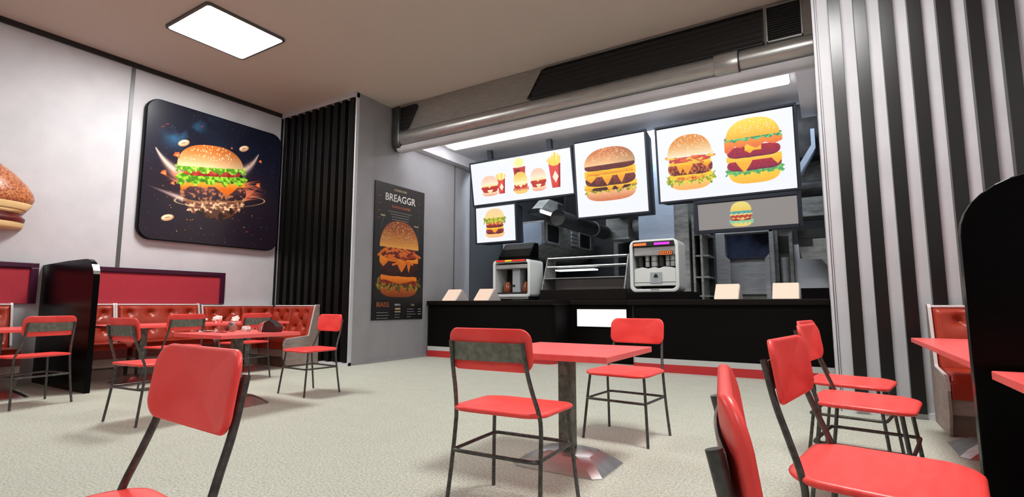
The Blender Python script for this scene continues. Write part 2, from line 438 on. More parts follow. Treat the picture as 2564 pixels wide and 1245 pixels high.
# ------------------------------------------------------------------ tufted cushions and booths
def cushion(w, h, th, buttons, nx, ny, name, parent, mp):
    """heightfield cushion: local (s,t) in 0..w, 0..h, depth d; mp(s,t,d)->xyz ; button children"""
    S = np.linspace(0, w, nx); T = np.linspace(0, h, ny)
    SS, TT = np.meshgrid(S, T)
    ed = np.minimum(np.minimum(SS, w - SS), np.minimum(TT, h - TT))
    r = min(.05, .3 * min(w, h))
    e = np.clip(ed / r, 0, 1); D = th * (.35 + .65 * np.sqrt(np.clip(1 - (1 - e) ** 2, 0, 1)))
    D = D * (e > 0) 
    D = np.where(e <= 0, th * .0, D)
    for (bx, by) in buttons:
        q = np.hypot(SS - bx, (TT - by))
        D -= .040 * np.exp(-(q / .040) ** 2) + .024 * np.exp(-(q / .100) ** 2)
    for i, a in enumerate(buttons):
        for c in buttons[i + 1:]:
            L = math.hypot(a[0] - c[0], a[1] - c[1])
            if .1 < L < .34 and abs(a[0] - c[0]) > .03 and abs(a[1] - c[1]) > .05:
                ux, uy = (c[0] - a[0]) / L, (c[1] - a[1]) / L
                al = (SS - a[0]) * ux + (TT - a[1]) * uy; pe = np.abs(-(SS - a[0]) * uy + (TT - a[1]) * ux)
                D -= .016 * np.exp(-(pe / .013) ** 2) * ((al > 0) & (al < L))
    D = np.where(e <= 0, 0, np.maximum(D, .006))
    vs = [mp(SS[j, i], TT[j, i], D[j, i]) for j in range(ny) for i in range(nx)]
    fs = [(j * nx + i, j * nx + i + 1, (j + 1) * nx + i + 1, (j + 1) * nx + i) for j in range(ny - 1) for i in range(nx - 1)]
    n0 = len(vs)
    cs = [mp(0, 0, -.01), mp(w, 0, -.01), mp(w, h, -.01), mp(0, h, -.01)]
    vs += cs; fs.append((n0, n0 + 1, n0 + 2, n0 + 3))
    fs.append(tuple([n0, n0 + 1] + [i for i in range(nx - 1, -1, -1)]))
    fs.append(tuple([n0 + 1, n0 + 2] + [j * nx + nx - 1 for j in range(ny - 1, -1, -1)]))
    fs.append(tuple([n0 + 2, n0 + 3] + [(ny - 1) * nx + i for i in range(nx)]))
    fs.append(tuple([n0 + 3, n0] + [j * nx for j in range(ny)]))
    o = MB().add(vs, fs).build(name, 'leather', parent, smooth=70)
    for (bx, by) in buttons:
        i = int(round(bx / w * (nx - 1))); j = int(round(by / h * (ny - 1)))
        d = D[j, i] + .004
        rg = []
        for k, rad in ((0, .014), (.004, .013), (.008, .008), (.0095, .003)):
            rg.append([mp(bx + rad * math.cos(a * PI / 5), by + rad * math.sin(a * PI / 5), d + k - .003) for a in range(10)])
        MB().rings(rg).build('button', 'button', o, smooth=60)
    return o

def booth(L, nseg, label, name='booth_bench', left=True, right=True, loc=(0, 0, 0), rz=0, h=1.0, btn='two', x_start=0, group=None, seatfront='leather', into=None, xf=None, short=False):
    """local frame: back at y=0, seat towards -y, length along +x"""
    t = into if into else thing(name, label, 'bench', loc, rz, group)
    before = set(t.children_recursive)
    dp = .67; bt = .13
    MB().box(.0, -.05, .1, L, -.004, h - .012).build('back_board', 'bench_wood', t)
    MB().box(0, -.10, h - .022, L, -.004, h).build('top_rail', 'bench_edge', t, bevel=.004, seg=1)
    MB().box(0, -dp + .03, .17, L, -.06, .30).build('base', 'bench_wood', t)
    MB().box(0, -dp + .09, 0, L, -.08, .17).build('plinth', 'bench_kick', t)
    seg = L / nseg
    for i in range(nseg):
        w = seg - .006; x0 = i * seg + .003; hh = h - .022 - .44
        if btn == 'two':
            bs = [(w * .26, hh - .105), (w * .74, hh - .105), (w * .5, hh - .24), (w * .26, hh - .36), (w * .74, hh - .36)]
        else:
            bs = []
            n = max(2, int(round(w / .27)))
            for k in range(n): bs.append((w * (k + .5) / n, hh - .11))
            for k in range(n): bs.append((w * (k + .5) / n, hh - .36))
        def mpb(s, tt, d, x0=x0):
            z = .44 + tt; return (x0 + s, -.05 - .10 * (1 - tt / .55) * .9 - .02 - d, z)
        cushion(w, hh, .085, bs, max(24, int(w / .014)), 40, 'back_cushion', t, mpb)
        ds = dp - .13
        def mps(s, tt, d, x0=x0):
            # tt: from the back to the front and over the lip
            return (x0 + s, -.13 - tt, .41 + d) if tt < ds - .02 else (x0 + s, -.13 - tt, .41 + d)
        sc = cushion(w, ds, .075, [(w * .3, ds * .45), (w * .7, ds * .45)], max(20, int(w / .02)), 30, 'seat_cushion', t, mps)
        MB().box(x0, -dp + .002, .285, x0 + w, -.12, .425).build('seat_front', seatfront, t, bevel=.012, seg=3)
    def side(x):
        pts = [(-.004, 0), (-.004, h + .008), (-.085, h + .008), (-.105, h - .02)]
        pts += [(-.205, .505), (-.225, .49), (-.60, .462), (-.64, .448), (-.668, .41), (-.675, .35), (-.675, .16), (-.60, 0)]
        if short: pts = pts[:4] + [(-.205, .50), (-.205, .43), (-.004, .43)]
        b = MB(); b.prism(pts, 'x', x - .011, x + .011); b.build('side_panel', 'bench_wood', t, bevel=.003, seg=1)
        b = MB()
        ed = pts[1:-2] if not short else pts[1:5]
        vs = []; n = len(ed)
        for y, z in ed:
            for dx in (-.012, .012): vs.append((x + dx, y - .001 if y < -.01 else y, z + .001))
        for k, (y, z) in enumerate(ed):
            # inner offset copies to give the edge strip thickness
            for dx in (-.012, .012): vs.append((x + dx, y + .008 if y < -.01 else y - 0, z - .008))
        fs = []
        for k in range(n - 1):
            a = 2 * k
            fs += [(a, a + 1, a + 3, a + 2), (a, a + 2, 2 * n + a + 2, 2 * n + a), (a + 1, 2 * n + a + 1, 2 * n + a + 3, a + 3)]
        b.add(vs, fs).build('edge_strip', 'bench_edge', t)
    if left: side(-.011)
    if right: side(L + .011)
    if xf is not None:
        for c in set(t.children_recursive) - before: c.data.transform(xf)
    return t
HB = 1.02
GB = 'tufted red booth benches along the left wall'
# along the left wall: rotate so that seat looks to +x : local -y -> +x  => rz=+90 ; local +x -> +y
booth(1.60, 1, 'red tufted bench at the left edge, before the black divider', loc=(XL, .62, 0), rz=R(90), h=HB, btn='row', group=GB, short=True, seatfront='seat_front_shade')
booth(.69, 1, 'short red tufted bench right behind the black divider', loc=(XL, 2.62, 0), rz=R(90), h=HB, btn='row', group=GB, short=True, seatfront='seat_front_shade')
booth(1.12, 1, 'wide red tufted bench in the middle of the left wall, between white edge strips', loc=(XL, 3.36, 0), rz=R(90), h=HB, btn='row', group=GB, short=True, seatfront='seat_front_shade')
# corner sofa: wall run and front run
t = booth(1.26, 2, 'red tufted corner sofa below the framed burger picture, grey side panel before the black slats', name='corner_sofa', loc=(XL, 4.56, 0), rz=R(90), h=1.0, btn='two', right=False)
bpy.context.view_layer.update()
booth(1.10, 2, '', h=1.0, btn='two', left=False, into=t, xf=t.matrix_world.inverted() @ Matrix.Translation((-8.62, YF - .045, 0)))
# right side bench
booth(1.30, 2, 'red tufted bench against the striped wall at right, grey side panel towards us', loc=(.75, YF - .095, 0), rz=0, h=1.0, btn='two', right=False)

# red wall panels above the benches
def wall_panel(y0, y1, label):
    t = thing('upholstered_wall_panel', label, 'wall panel', (XL, y0, 1.02), group='crimson wall panels')
    L = y1 - y0; H = .53
    MB().box(0, .07, .0, .03, L - .07, H - .06).build('felt', 'panel_red', t)
    b = MB(); b.box(0, 0, H - .065, .055, L, H); b.box(0, 0, 0, .055, .075, H - .065); b.box(0, L - .08, 0, .055, L, H - .065)
    b.box(.03, .075, H - .08, .045, L - .08, H - .065); b.build('frame', 'panel_frame', t, bevel=.006)
wall_panel(.3, 2.47, 'crimson felt wall panel at the left edge with a dark plum frame')
wall_panel(2.62, 4.93, 'long crimson felt wall panel right of the black divider')

# dividers
def divider(x0, x1, y, flip, label):
    t = thing('booth_divider', label, 'divider', (0, y, 0), group='gloss black booth dividers')
    w = abs(x1 - x0); r = .28; pts = [(0, 0), (0, 1.60 if flip > 0 else 1.55)]
    top = 1.55
    pts = [(0, 0), (0, top - .02), (w * .5, top)]
    for i in range(9):
        a = R(90 - 90 * i / 8); pts.append((w - r + r * math.cos(a) - .0, top - r * .9 + r * .9 * math.sin(a)))
    pts.append((w, 0))
    P = [(x0 + flip * p[0], p[1]) for p in pts]
    MB().prism(P, 'y', -.03, .03).build('panel', 'gloss_black', t, bevel=.004, seg=1)
    # chrome strip drawn for the highlight on the rounded corner
    b = MB()
    aa = [R(v) for v in (44, 34, 24, 14)]
    if flip > 0:
        for i in range(len(aa) - 1):
            q = []
            for a in (aa[i], aa[i + 1]):
                for rr_ in (r + .004, r - .008):
                    q.append((x0 + flip * (w - r + rr_ * math.cos(a)), top - r * .9 + rr_ * .9 * math.sin(a)))
            b.prism([q[0], q[1], q[3], q[2]], 'y', -.033, .033)
        b.build('corner_highlight', 'chrome', t)
    return t
divider(XL, -7.25, 2.55, 1, 'low gloss black booth divider with rounded corner, at left between two crimson panels')
divider(XR, .50, 2.90, -1, 'huge gloss black divider with rounded corner cut by the right edge')

# ------------------------------------------------------------------ ventilation duct over the counter
YB = 6.75
t = thing('ventilation_duct', 'long brushed steel ventilation duct with dark louvres above the counter opening', 'duct', (0, YB, 0))
prof = [(0, 4.695), (0, 4.19), (-.004, 4.17)]
for i in range(1, 12):
    a = R(100 + 160 * i / 11)
    prof.append((.12 + .155 * math.cos(R(150 + 120 * i / 11)), 4.075 + .135 * math.sin(R(150 + 120 * i / 11)) + 0))
prof = [(0, 4.695), (0, 4.185), (-.012, 4.165), (-.028, 4.13), (-.032, 4.09), (-.022, 4.04), (.005, 3.995), (.045, 3.965), (.10, 3.95), (.20, 3.95), (.20, 4.695)]
MB().prism(prof, 'x', -6.60, XB - .002).build('housing', 'duct', t, smooth=35)
MB().box(-6.60, -.006, 4.186, XB - .002, .001, 4.190).build('seam', 'black_trim', t)
cap = [(-.02, 4.69), (-.02, 4.02), (0, 3.93), (.06, 3.875), (.14, 3.86), (.20, 3.86), (.20, 4.69)]
MB().prism(cap, 'x', XA + .014, -6.60).build('end_cap', 'duct_dark', t, bevel=.02, seg=3, smooth=40)
cp = [(-.02, 4.21), (-.034, 4.17), (-.052, 4.09), (-.042, 4.02), (-.01, 3.965), (.04, 3.93), (.12, 3.92), (.16, 4.21)]
MB().prism(cp, 'x', -1.085, -.80).build('coupling', 'duct', t, bevel=.006, smooth=40)
MB().prism([(p[0] - .003, p[1]) for p in cp], 'x', -.80, -.785).build('coupling_seam', 'black_trim', t)
def grille(name, poly, zs, frame):
    """poly: (x,z) outline; dark recess plate, frame and blades"""
    b = MB(); b.prism(poly, 'y', -.010, -.004); o = b.build(name, 'black', t)
    xa = lambda z: None
    def span(z):
        xs = []
        n = len(poly)
        for i in range(n):
            (x0, z0), (x1, z1) = poly[i], poly[(i + 1) % n]
            if (z0 - z) * (z1 - z) < 0: xs.append(x0 + (x1 - x0) * (z - z0) / (z1 - z0))
        return min(xs), max(xs)
    for z in zs:
        a, c = span(z)
        hh = (zs[1] - zs[0]) * .5 if len(zs) > 1 else .03
        MB().add([(a + .02, -.012, z - hh * .65), (c - .02, -.012, z - hh * .65), (c - .02, -.030, z + hh * .25), (a + .02, -.030, z + hh * .25),
                  (a + .02, -.008, z - hh * .55), (c - .02, -.008, z - hh * .55), (c - .02, -.026, z + hh * .35), (a + .02, -.026, z + hh * .35)],
                 [(0, 1, 2, 3), (4, 7, 6, 5), (0, 4, 5, 1), (3, 2, 6, 7), (0, 3, 7, 4), (1, 5, 6, 2)]).build('blade', 'louvre', o)
    n = len(poly); cx = sum(p[0] for p in poly) / n; cz = sum(p[1] for p in poly) / n
    f = MB()
    for i in range(n):
        (x0, z0), (x1, z1) = poly[i], poly[(i + 1) % n]
        dx, dz = x1 - x0, z1 - z0; L = math.hypot(dx, dz)
        if L < 1e-6: continue
        nx, nz = -dz / L * .014, dx / L * .014
        if (cx - x0) * nx + (cz - z0) * nz < 0: nx, nz = -nx, -nz
        f.prism([(x0, z0), (x1, z1), (x1 + nx, z1 + nz), (x0 + nx, z0 + nz)], 'y', -.034, -.004)
    f.build('grille_frame', frame, o)
grille('grille', [(-6.565, 4.20), (-6.42, 4.205), (-6.37, 4.23), (-6.16, 4.58), (-6.17, 4.63), (-6.21, 4.645), (-6.565, 4.645)], [4.25 + .075 * i for i in range(6)], 'black_trim')
grille('grille', [(-3.86, 4.225), (-3.80, 4.20), (-.49, 4.20), (-.49, 4.655), (-3.52, 4.655), (-3.60, 4.63)], [4.24 + .072 * i for i in range(6)], 'black_trim')
grille('grille', [(-.465, 4.20), (-.075, 4.20), (-.075, 4.66), (-.465, 4.66)], [4.225 + .032 * i for i in range(14)], 'duct')

# white soffit: front roll, ceiling slab, side lips
b = MB()
pr_ = [(YB + .12, 3.96), (YB + .045, 3.945), (YB + .03, 3.905), (YB + .045, 3.868), (YB + .085, 3.845), (YB + .14, 3.838), (YB + .19, 3.845), (YB + .22, 3.875), (YB + .23, 4.20), (YB + .56, 4.24), (YB + .56, 4.60), (YB + .12, 4.60)]
b.prism(pr_, 'x', XA + .10, XB)
struct(b.build('trim_7', 'wall', smooth=40))
struct(MB().box(XA, YB + .23, 4.24, XB, 9.25, 4.55).build('trim_8', 'wall'))
b = MB(); b.box(XA, YB + .23, 4.03, -6.62, 9.25, 4.24); b.box(-.20, YB + .23, 4.0, XB, 9.25, 4.24)
struct(b.build('trim_9', 'wall'))
t = thing('strip_light', 'long glowing white strip light in the soffit above the menu screens', 'strip light', (0, 0, 4.24))
MB().box(-6.47, 7.92, -.012, -.295, 8.23, 0).build('frame', 'white_plastic', t)
MB().box(-6.44, 7.945, -.035, -.315, 8.205, -.010).build('tube', 'e_strip', t)

t = thing('kitchen_fill_light', 'added unseen cool strip lamp on the kitchen ceiling behind the menu screens', 'strip light', (0, 0, ZC - .002))  # added lamp, out of view, brightening the kitchen
MB().box(-6.3, 9.32, -.05, -.5, 9.50, 0).build('housing', 'white_plastic', t)
MB().box(-6.28, 9.34, -.062, -.52, 9.48, -.048).build('tube', 'e_kit_fill', t)
t = thing('soffit_fill_light', 'added unseen lamp strip on the rear side of the white soffit edge, brightening the soffit', 'added light', (0, YB + .23, 0))  # lamp added out of sight behind the edge to brighten the soffit
MB().box(-6.45, .001, 3.97, -.2, .012, 4.10).build('housing', 'white_plastic', t)
MB().box(-6.43, .012, 3.98, -.22, .020, 4.09).build('tube', 'e_soffit_fill', t)
# ------------------------------------------------------------------ counter
t = thing('service_counter', 'long black service counter, brown-black top and red and white base bands', 'counter', (0, 0, 0))
ZT = 1.083
def rounded_end(x0, x1, rl, rr_, y0, y1):
    pts = []
    def arc(cx, cy, r, a0, a1): return [(cx + r * math.cos(R(a0 + (a1 - a0) * i / 8)), cy + r * math.sin(R(a0 + (a1 - a0) * i / 8))) for i in range(9)]
    pts += arc(x0 + rl, y0 + rl, rl, 180, 270) if rl else [(x0, y0)]
    pts += arc(x1 - rr_, y0 + rr_, rr_, 270, 360) if rr_ else [(x1, y0)]
    pts += [(x1, y1), (x0, y1)]
    return pts
for nm, x0, x1, rl, r2 in (('l', XA + .012, -4.02, 0, .14), ('r', -2.66, XB - .002, .14, 0)):
    MB().prism(rounded_end(x0, x1, rl, r2, 7.86, 8.60), 'z', .20, 1.0).build('front_panel', 'counter', t, smooth=40)
    MB().prism(rounded_end(x0, x1, rl, r2, 7.848, 8.60), 'z', .12, .20).build('white_band', 'band_white', t, smooth=40)
    MB().prism(rounded_end(x0, x1, rl, r2, 7.848, 8.60), 'z', .0, .12).build('red_band', 'band_red', t, smooth=40)
MB().box(-4.10, 8.55, 0, -2.60, 8.62, 1.0).build('recess_panel', 'counter', t)
pts = [(XA + .012, 7.80), (-4.02, 7.80), (-4.0, 7.82), (-4.0, 8.50), (-2.68, 8.50), (-2.68, 7.82), (-2.66, 7.80), (XB - .002, 7.80), (XB - .002, 9.45), (XA + .012, 9.45)]
MB().prism(pts, 'z', 1.0, ZT).build('countertop', 'counter_top', t, bevel=.012, seg=2)
t = thing('counter_sign', 'blank glowing white sign in the middle recess of the black counter', 'sign', (0, 8.55, 0))
MB().box(-3.87, -.035, .615, -2.94, -.002, .935).build('housing', 'counter_top', t)
MB().box(-3.86, -.045, .625, -2.95, -.03, .925).build('glow_panel', 'e_front', t)

# order terminals
def terminal(x, y, label, glow):
    t = thing('order_terminal', label, 'terminal', (x, y, ZT), group='counter order terminals')
    w = .33
    body = [(-.02, 0), (.0, .012), (.20, .215), (.245, .215), (.44, 0)]
    MB().prism(body, 'x', 0, w).build('body', 'pos_body', t, bevel=.004, seg=1)
    # glowing face, a slab on the slope
    dx, dz = .205, .212; L = math.hypot(dx, dz); nx, nz = -dz / L, dx / L
    p0 = (-.012, .006); p1 = (p0[0] + dx, p0[1] + dz)
    q = [p0, p1, (p1[0] + nx * .014, p1[1] + nz * .014), (p0[0] + nx * .014, p0[1] + nz * .014)]
    MB().prism(q, 'x', .0, w - .012).build('screen', glow, t)
terminal(-6.50, 7.95, 'wedge-shaped order terminal on the counter, leftmost beside the poster wall', 'e_pos2')
terminal(-5.735, 7.95, 'wedge-shaped order terminal on the counter, second from the left, before the coffee machine', 'e_pos2')
terminal(-1.42, 7.95, 'peach glowing order terminal on the counter, left one of the right-hand pair', 'e_pos')
terminal(-.66, 7.95, 'peach glowing order terminal on the counter, rightmost, near the striped wall', 'e_pos')

# coffee machine (left)
def shell(w, h, d, r, th, t, mat_='white_plastic', z0=0):
    """rounded-rect open frame box, front at y=0 going back d"""
    o = [(x + w / 2, y + h / 2 + z0) for x, y in rr(w, h, r, 6)]
    i_ = [(x + w / 2, y + h / 2 + z0) for x, y in rr(w - 2 * th, h - 2 * th, max(r - th * .6, .01), 6)]
    f = lambda P, y: [(p[0], y, p[1]) for p in P]
    b = MB(); b.rings([f(i_, d * .9), f(i_, .0), f([(p[0] * .5 + q[0] * .5, p[1] * .5 + q[1] * .5) for p, q in zip(i_, o)], -.012), f(o, .0), f(o, d)], True, True)
    return b.build('shell', mat_, t, smooth=50)
t = thing('coffee_machine', 'white coffee machine with two amber jugs on the left of the counter', 'coffee machine', (-5.62, 8.42, ZT))
shell(.84, .72, .52, .07, .055, t, z0=.07)
MB().box(.055, .06, .12, .785, .48, .16).build('drip_shelf', 'kit_dark', t)
MB().box(.05, .44, .12, .79, .47, .74).build('back_plate', 'black', t)
MB().box(.06, .01, .62, .78, .3, .70).build('brew_head', 'steel', t, bevel=.01)
MB().box(.08, -.030, .752, .76, .02, .792).build('display_housing', 'black', t, bevel=.01)
b = MB(); b.box(.09, -.037, .757, .30, -.028, .787, 0); b.box(.30, -.037, .757, .45, -.028, .787, 1); b.box(.45, -.037, .757, .75, -.028, .787, 0)
b.build('display_bar', ['e_red', 'e_yellow'], t)
MB().box(.385, .10, .16, .56, .34, .62).build('dispenser', 'grey_plastic', t, bevel=.012)
MB().box(.395, .09, .27, .45, .101, .31).build('dispenser_window', 'black', t)
for x in (.24, .66):
    b = MB(); rg = []
    for r_, z in ((.075, .165), (.085, .19), (.088, .24), (.075, .31), (.05, .345), (.055, .37)):
        rg.append([(x + r_ * math.cos(2 * PI * k / 20), .18 + r_ * math.sin(2 * PI * k / 20), z) for k in range(20)])
    b.rings(rg, True, False); j = b.build('jug', 'coffee', t, smooth=60)
    MB().tube([(x + .08, .12, .34), (x + .12, .08, .31), (x + .12, .08, .23), (x + .085, .12, .20)], .008, 8).build('handle', 'black', j, smooth=60)
for x in (.10, .70):
    MB().box(x, .05, 0, x + .07, .45, .08).build('foot', 'black', t)
b = MB(); b.box(.06, .02, .035, .78, .05, .085); b.build('front_tray', 'steel', t)
t = thing('hopper', 'black open hopper on top of the coffee machine', 'hopper', (-5.62, 8.42, ZT + .792))
b = MB()
b.prism([(.04, 0), (.04, .07), (.30, .34), (.42, .34), (.42, 0)], 'x', .10, .80)
b.build('bin', 'gloss_black', t, bevel=.008)
MB().prism([(.06, .085), (.30, .345), (.31, .335), (.07, .075)], 'x', .13, .77).build('lid', 'black', t)

# drinks machine (right)
t = thing('machine_stand', 'low black plinth under the tall drinks machine', 'stand', (-2.86, 8.28, ZT))
MB().box(0, 0, 0, 1.05, .60, .13).build('stand_body', 'counter', t, bevel=.01)
t = thing('drinks_machine', 'white-framed drinks machine with orange and magenta displays, right of centre on the counter', 'drinks machine', (-2.80, 8.32, ZT + .13))
shell(.80, .86, .46, .10, .05, t, 'white_plastic')
MB().box(.05, .40, .05, .75, .43, .80).build('back_plate', 'black', t)
MB().box(.06, -.02, .745, .74, .04, .83).build('display_housing', 'black', t, bevel=.012)
MB().box(.08, -.028, .765, .29, -.018, .805).build('display', 'e_orange', t)
MB().box(.42, -.028, .765, .67, -.018, .805).build('display', 'e_purple', t)
MB().box(.07, .02, .60, .74, .32, .745).build('upper_hood', 'steel', t, bevel=.01)
b = MB(); o_ = rr(.22, .075, .02, 4)
b.rings([[(.60 + x, .018, .63 + y) for x, y in o_], [(.60 + x, -.004, .63 + y) for x, y in o_]]); sg = b.build('brand_badge', 'black', t)
b = MB(); i_ = rr(.205, .06, .016, 4); i2 = rr(.185, .040, .012, 4)
b.rings([[(.60 + x, -.006, .63 + y) for x, y in i_], [(.60 + x, -.010, .63 + y) for x, y in i_], [(.60 + x, -.010, .63 + y) for x, y in i2], [(.60 + x, -.006, .63 + y) for x, y in i2]], False, False)
for k in range(5): b.box(.52 + k * .034, -.010, .618, .54 + k * .034, -.006, .642)
b.build('badge_outline', 'e_orange', sg)
for k, (x, r_, m_) in enumerate(((.15, .045, 'kit_dark'), (.265, .035, 'steel'), (.385, .055, 'steel'), (.50, .045, 'kit_dark'), (.60, .035, 'steel'), (.685, .045, 'steel'))):
    c = MB().cyl((x, .12, .42), (x, .12, .60), r_, n=20).build('canister', m_, t, smooth=40)
    MB().cyl((x, .12, .385), (x, .12, .42), r_ * .45, n=12).build('nozzle', 'black', c, smooth=40)
    MB().cyl((x, .12, .50), (x, .12, .51), r_ * 1.04, n=20).build('band', 'black', c, smooth=40)
b = MB(); b.prism([(.06, .10), (.06, .36), (.09, .39), (.20, .41), (.30, .385), (.40, .41), (.47, .385), (.56, .41), (.66, .40), (.74, .38), (.74, .10)], 'y', .03, .30)
b.build('body_block', 'white_plastic', t, bevel=.008)
MB().box(.06, .024, .155, .74, .031, .160).build('groove', 'black', t)
MB().box(.33, .015, .14, .52, .035, .32).build('dispenser_panel', 'grey_plastic', t, bevel=.006)
b = MB(); b.prism([(.39, .235), (.46, .235), (.452, .27), (.425, .30), (.398, .27)], 'y', .008, .018); b.build('panel_emblem', 'black', t)
MB().box(.10, .01, -.0, .34, .12, .05).build('vent', 'black', t)
MB().box(.48, .01, -.0, .70, .12, .05).build('vent', 'black', t)
MB().box(.34, -.01, .0, .48, .12, .055).build('spout_plate', 'steel', t)

# heated display case
t = thing('food_display_case', 'steel food display case with lit shelves behind the counter, between the two machines', 'display case', (0, 8.62, ZT))
MB().box(-4.68, 0, 0, -2.98, .62, .205).build('base', 'counter_top', t, bevel=.01)
for x in (-4.66, -3.03):
    MB().prism([(0.02, .205), (.28, .84), (.60, .84), (.60, .205)], 'x', x, x + .02).build('side_panel', 'steel_aged', t)
for z, y, m_ in ((.83, .25, 'e_shelf'), (.66, .20, 'e_shelf'), (.43, .12, 'steel')):
    s_ = MB().box(-4.64, y, z - .02, -3.03, .58, z).build('shelf', 'steel_aged', t)
    MB().box(-4.62, y - .012, z - .014, -3.04, y, z - .002).build('edge_light', m_, s_)
MB().box(-4.50, .30, .575, -3.70, .52, .60).build('bright_plate', 'e_shelf', t)  # glowing white plate under the middle shelf
MB().box(-4.64, .585, .205, -3.03, .60, .42).build('back_panel', 'kit_white', t)

# ------------------------------------------------------------------ kitchen behind
def kthing(name, label, cat, group=None): return thing(name, label, cat, (0, 0, 0), group=group)
t = kthing('extractor_hood', 'long steel extractor hood with rounded openings, left of the thick black pipe', 'extractor hood')
hp = [(-6.78, 2.05), (-6.55, 1.95), (-6.25, 2.05), (-5.72, 2.42), (-5.66, 2.50), (-5.66, 2.93), (-6.78, 2.98)]
b = MB()
b.prism([(-6.78, 2.15), (-6.0, 2.15), (-5.60, 2.42), (-5.60, 3.0), (-6.78, 3.0)], 'y', 10.55, 13.6)
b.build('housing', 'steel_aged', t, bevel=.03, seg=3, smooth=40)
MB().prism([(-6.74, 2.20), (-6.02, 2.20), (-5.66, 2.44), (-5.66, 2.95), (-6.74, 2.95)], 'y', 10.53, 10.552).build('end_plate', 'steel_blue', t)
def ringframe(y0, y1, z0, z1, x, name, inner):
    w, h = y1 - y0, z1 - z0
    o = rr(w, h, .08, 5); i_ = rr(w - .09, h - .09, .06, 5)
    cy, cz = (y0 + y1) / 2, (z0 + z1) / 2
    b = MB(); b.rings([[(x, cy + p, cz + q) for p, q in o], [(x + .03, cy + p, cz + q) for p, q in o], [(x + .03, cy + p, cz + q) for p, q in i_], [(x - .0, cy + p, cz + q) for p, q in i_]], False, False)
    o1 = b.build(name, 'steel', t)
    b = MB(); b.rings([[(x + .004, cy + p, cz + q) for p, q in i_], [(x + .008, cy + p, cz + q) for p, q in i_]]); b.build('opening', inner, o1)
ringframe(10.62, 11.35, 2.46, 2.96, -5.60, 'hood_frame', 'black')
ringframe(12.5, 13.3, 2.50, 2.95, -5.60, 'hood_frame', 'black')
for k in range(4):
    MB().box(-5.60, 12.0, 2.52 + .10 * k, -5.56, 12.38, 2.60 + .10 * k).build('filter_slat', 'steel', t, bevel=.008)
t = kthing('exhaust_pipe', 'thick black exhaust pipe with a pale ring, between the two hanging menu screens', 'pipe')
MB().cyl((-4.75, 9.55, 2.83), (-4.75, 12.2, 2.83), .17, n=32).build('pipe', 'kit_dark', t, smooth=40)
MB().cyl((-4.75, 11.40, 2.83), (-4.75, 11.47, 2.83), .182, n=32).build('collar', 'steel', t, smooth=40)
for y in (9.9, 11.6): MB().box(-4.76, y, 2.98, -4.74, y + .03, ZC).build('hanger', 'kit_dark', t)
MB().cyl((-4.75, 10.7, 2.83), (-4.75, 10.72, 2.83), .174, n=32).build('collar', 'kit_dark', t, smooth=40)
t = kthing('exhaust_pipe', 'upper dark exhaust pipe partly behind the middle square screen', 'pipe')
MB().cyl((-4.25, 10.0, 3.36), (-4.25, 12.28, 3.36), .22, n=32).build('pipe', 'duct_dark', t, smooth=40)
for y in (10.4, 11.8): MB().box(-4.26, y, 3.55, -4.24, y + .03, ZC).build('hanger', 'kit_dark', t)
MB().cyl((-4.25, 11.0, 3.36), (-4.25, 11.06, 3.36), .235, n=32).build('collar', 'steel', t, smooth=40)
t = kthing('hood_light', 'bright fluorescent light box under the dark duct, right of the small burger screen', 'light fitting')
b = MB(); b.box(-5.58, 9.75, 3.02, -5.30, 11.2, 3.12); b.build('housing', 'kit_dark', t)
MB().box(-5.34, 9.8, 3.025, -5.27, 11.15, 3.095).build('tube', 'e_tube', t)
MB().prism([(9.9, 3.12), (11.1, 3.12), (11.0, 3.42), (10.3, 3.42)], 'x', -5.60, -5.33).build('upper_box', 'steel_aged', t)
for k in range(5): MB().box(-5.33, 10.72, 3.16 + .05 * k, -5.315, 11.0, 3.185 + .05 * k).build('vent_slat', 'black', t)
t = kthing('duct_box', 'grey steel duct box hanging at the back, below the middle square screen', 'duct')
MB().box(-4.74, 12.3, 2.66, -4.16, 12.8, ZC - .001).build('body', 'steel_aged', t)
MB().box(-4.76, 12.27, 2.64, -4.13, 12.8, 2.68).build('flange', 'steel', t)
t = kthing('exhaust_pipe', 'short horizontal steel pipe at the back, just left of the bluish steel column', 'pipe')
MB().cyl((-4.10, 12.6, 3.0), (-3.04, 12.6, 3.0), .16, n=28).build('pipe', 'steel', t, smooth=40)
MB().box(-3.6, 12.59, 3.14, -3.57, 12.61, ZC).build('hanger', 'kit_dark', t)
t = kthing('steel_column', 'tall bluish brushed steel column behind the drinks machine', 'column')
MB().box(-3.12, 9.85, 0, -2.43, 10.4, 4.6).build('body', 'steel_blue', t, bevel=.006)
MB().box(-2.43, 9.87, 0, -2.17, 10.4, 4.6).build('side_board', 'steel_aged', t)
t = kthing('shelving_rack', 'dark kitchen rack with shelves right of the steel column', 'rack')
MB().box(-2.12, 10.45, 0, -1.86, 10.55, 2.7).build('back_board', 'kit_dark', t)
MB().box(-1.98, 9.9, 0, -1.94, 10.5, 2.7).build('upright', 'steel_aged', t)
MB().box(-2.12, 9.9, 0, -2.08, 10.5, 2.7).build('upright', 'steel_aged', t)
for z in (1.15, 1.5, 1.9, 2.3): MB().box(-2.10, 9.92, z, -1.84, 10.5, z + .03).build('shelf', 'steel_aged', t)
t = kthing('kitchen_cabinet', 'tall steel kitchen cabinet with dark blue window, behind the right-hand terminals', 'cabinet')
MB().box(-1.82, 10.78, 0, -.50, 11.3, 2.40).build('carcass', 'steel_aged', t)
MB().box(-1.82, 10.5, 0, -1.64, 10.80, 2.40).build('left_post', 'steel', t, bevel=.02)
MB().box(-.88, 10.5, 0, -.80, 10.80, 2.40).build('right_post', 'steel', t, bevel=.01)
MB().box(-1.65, 10.5, 2.36, -.80, 10.80, 2.42).build('top_rail', 'steel', t)
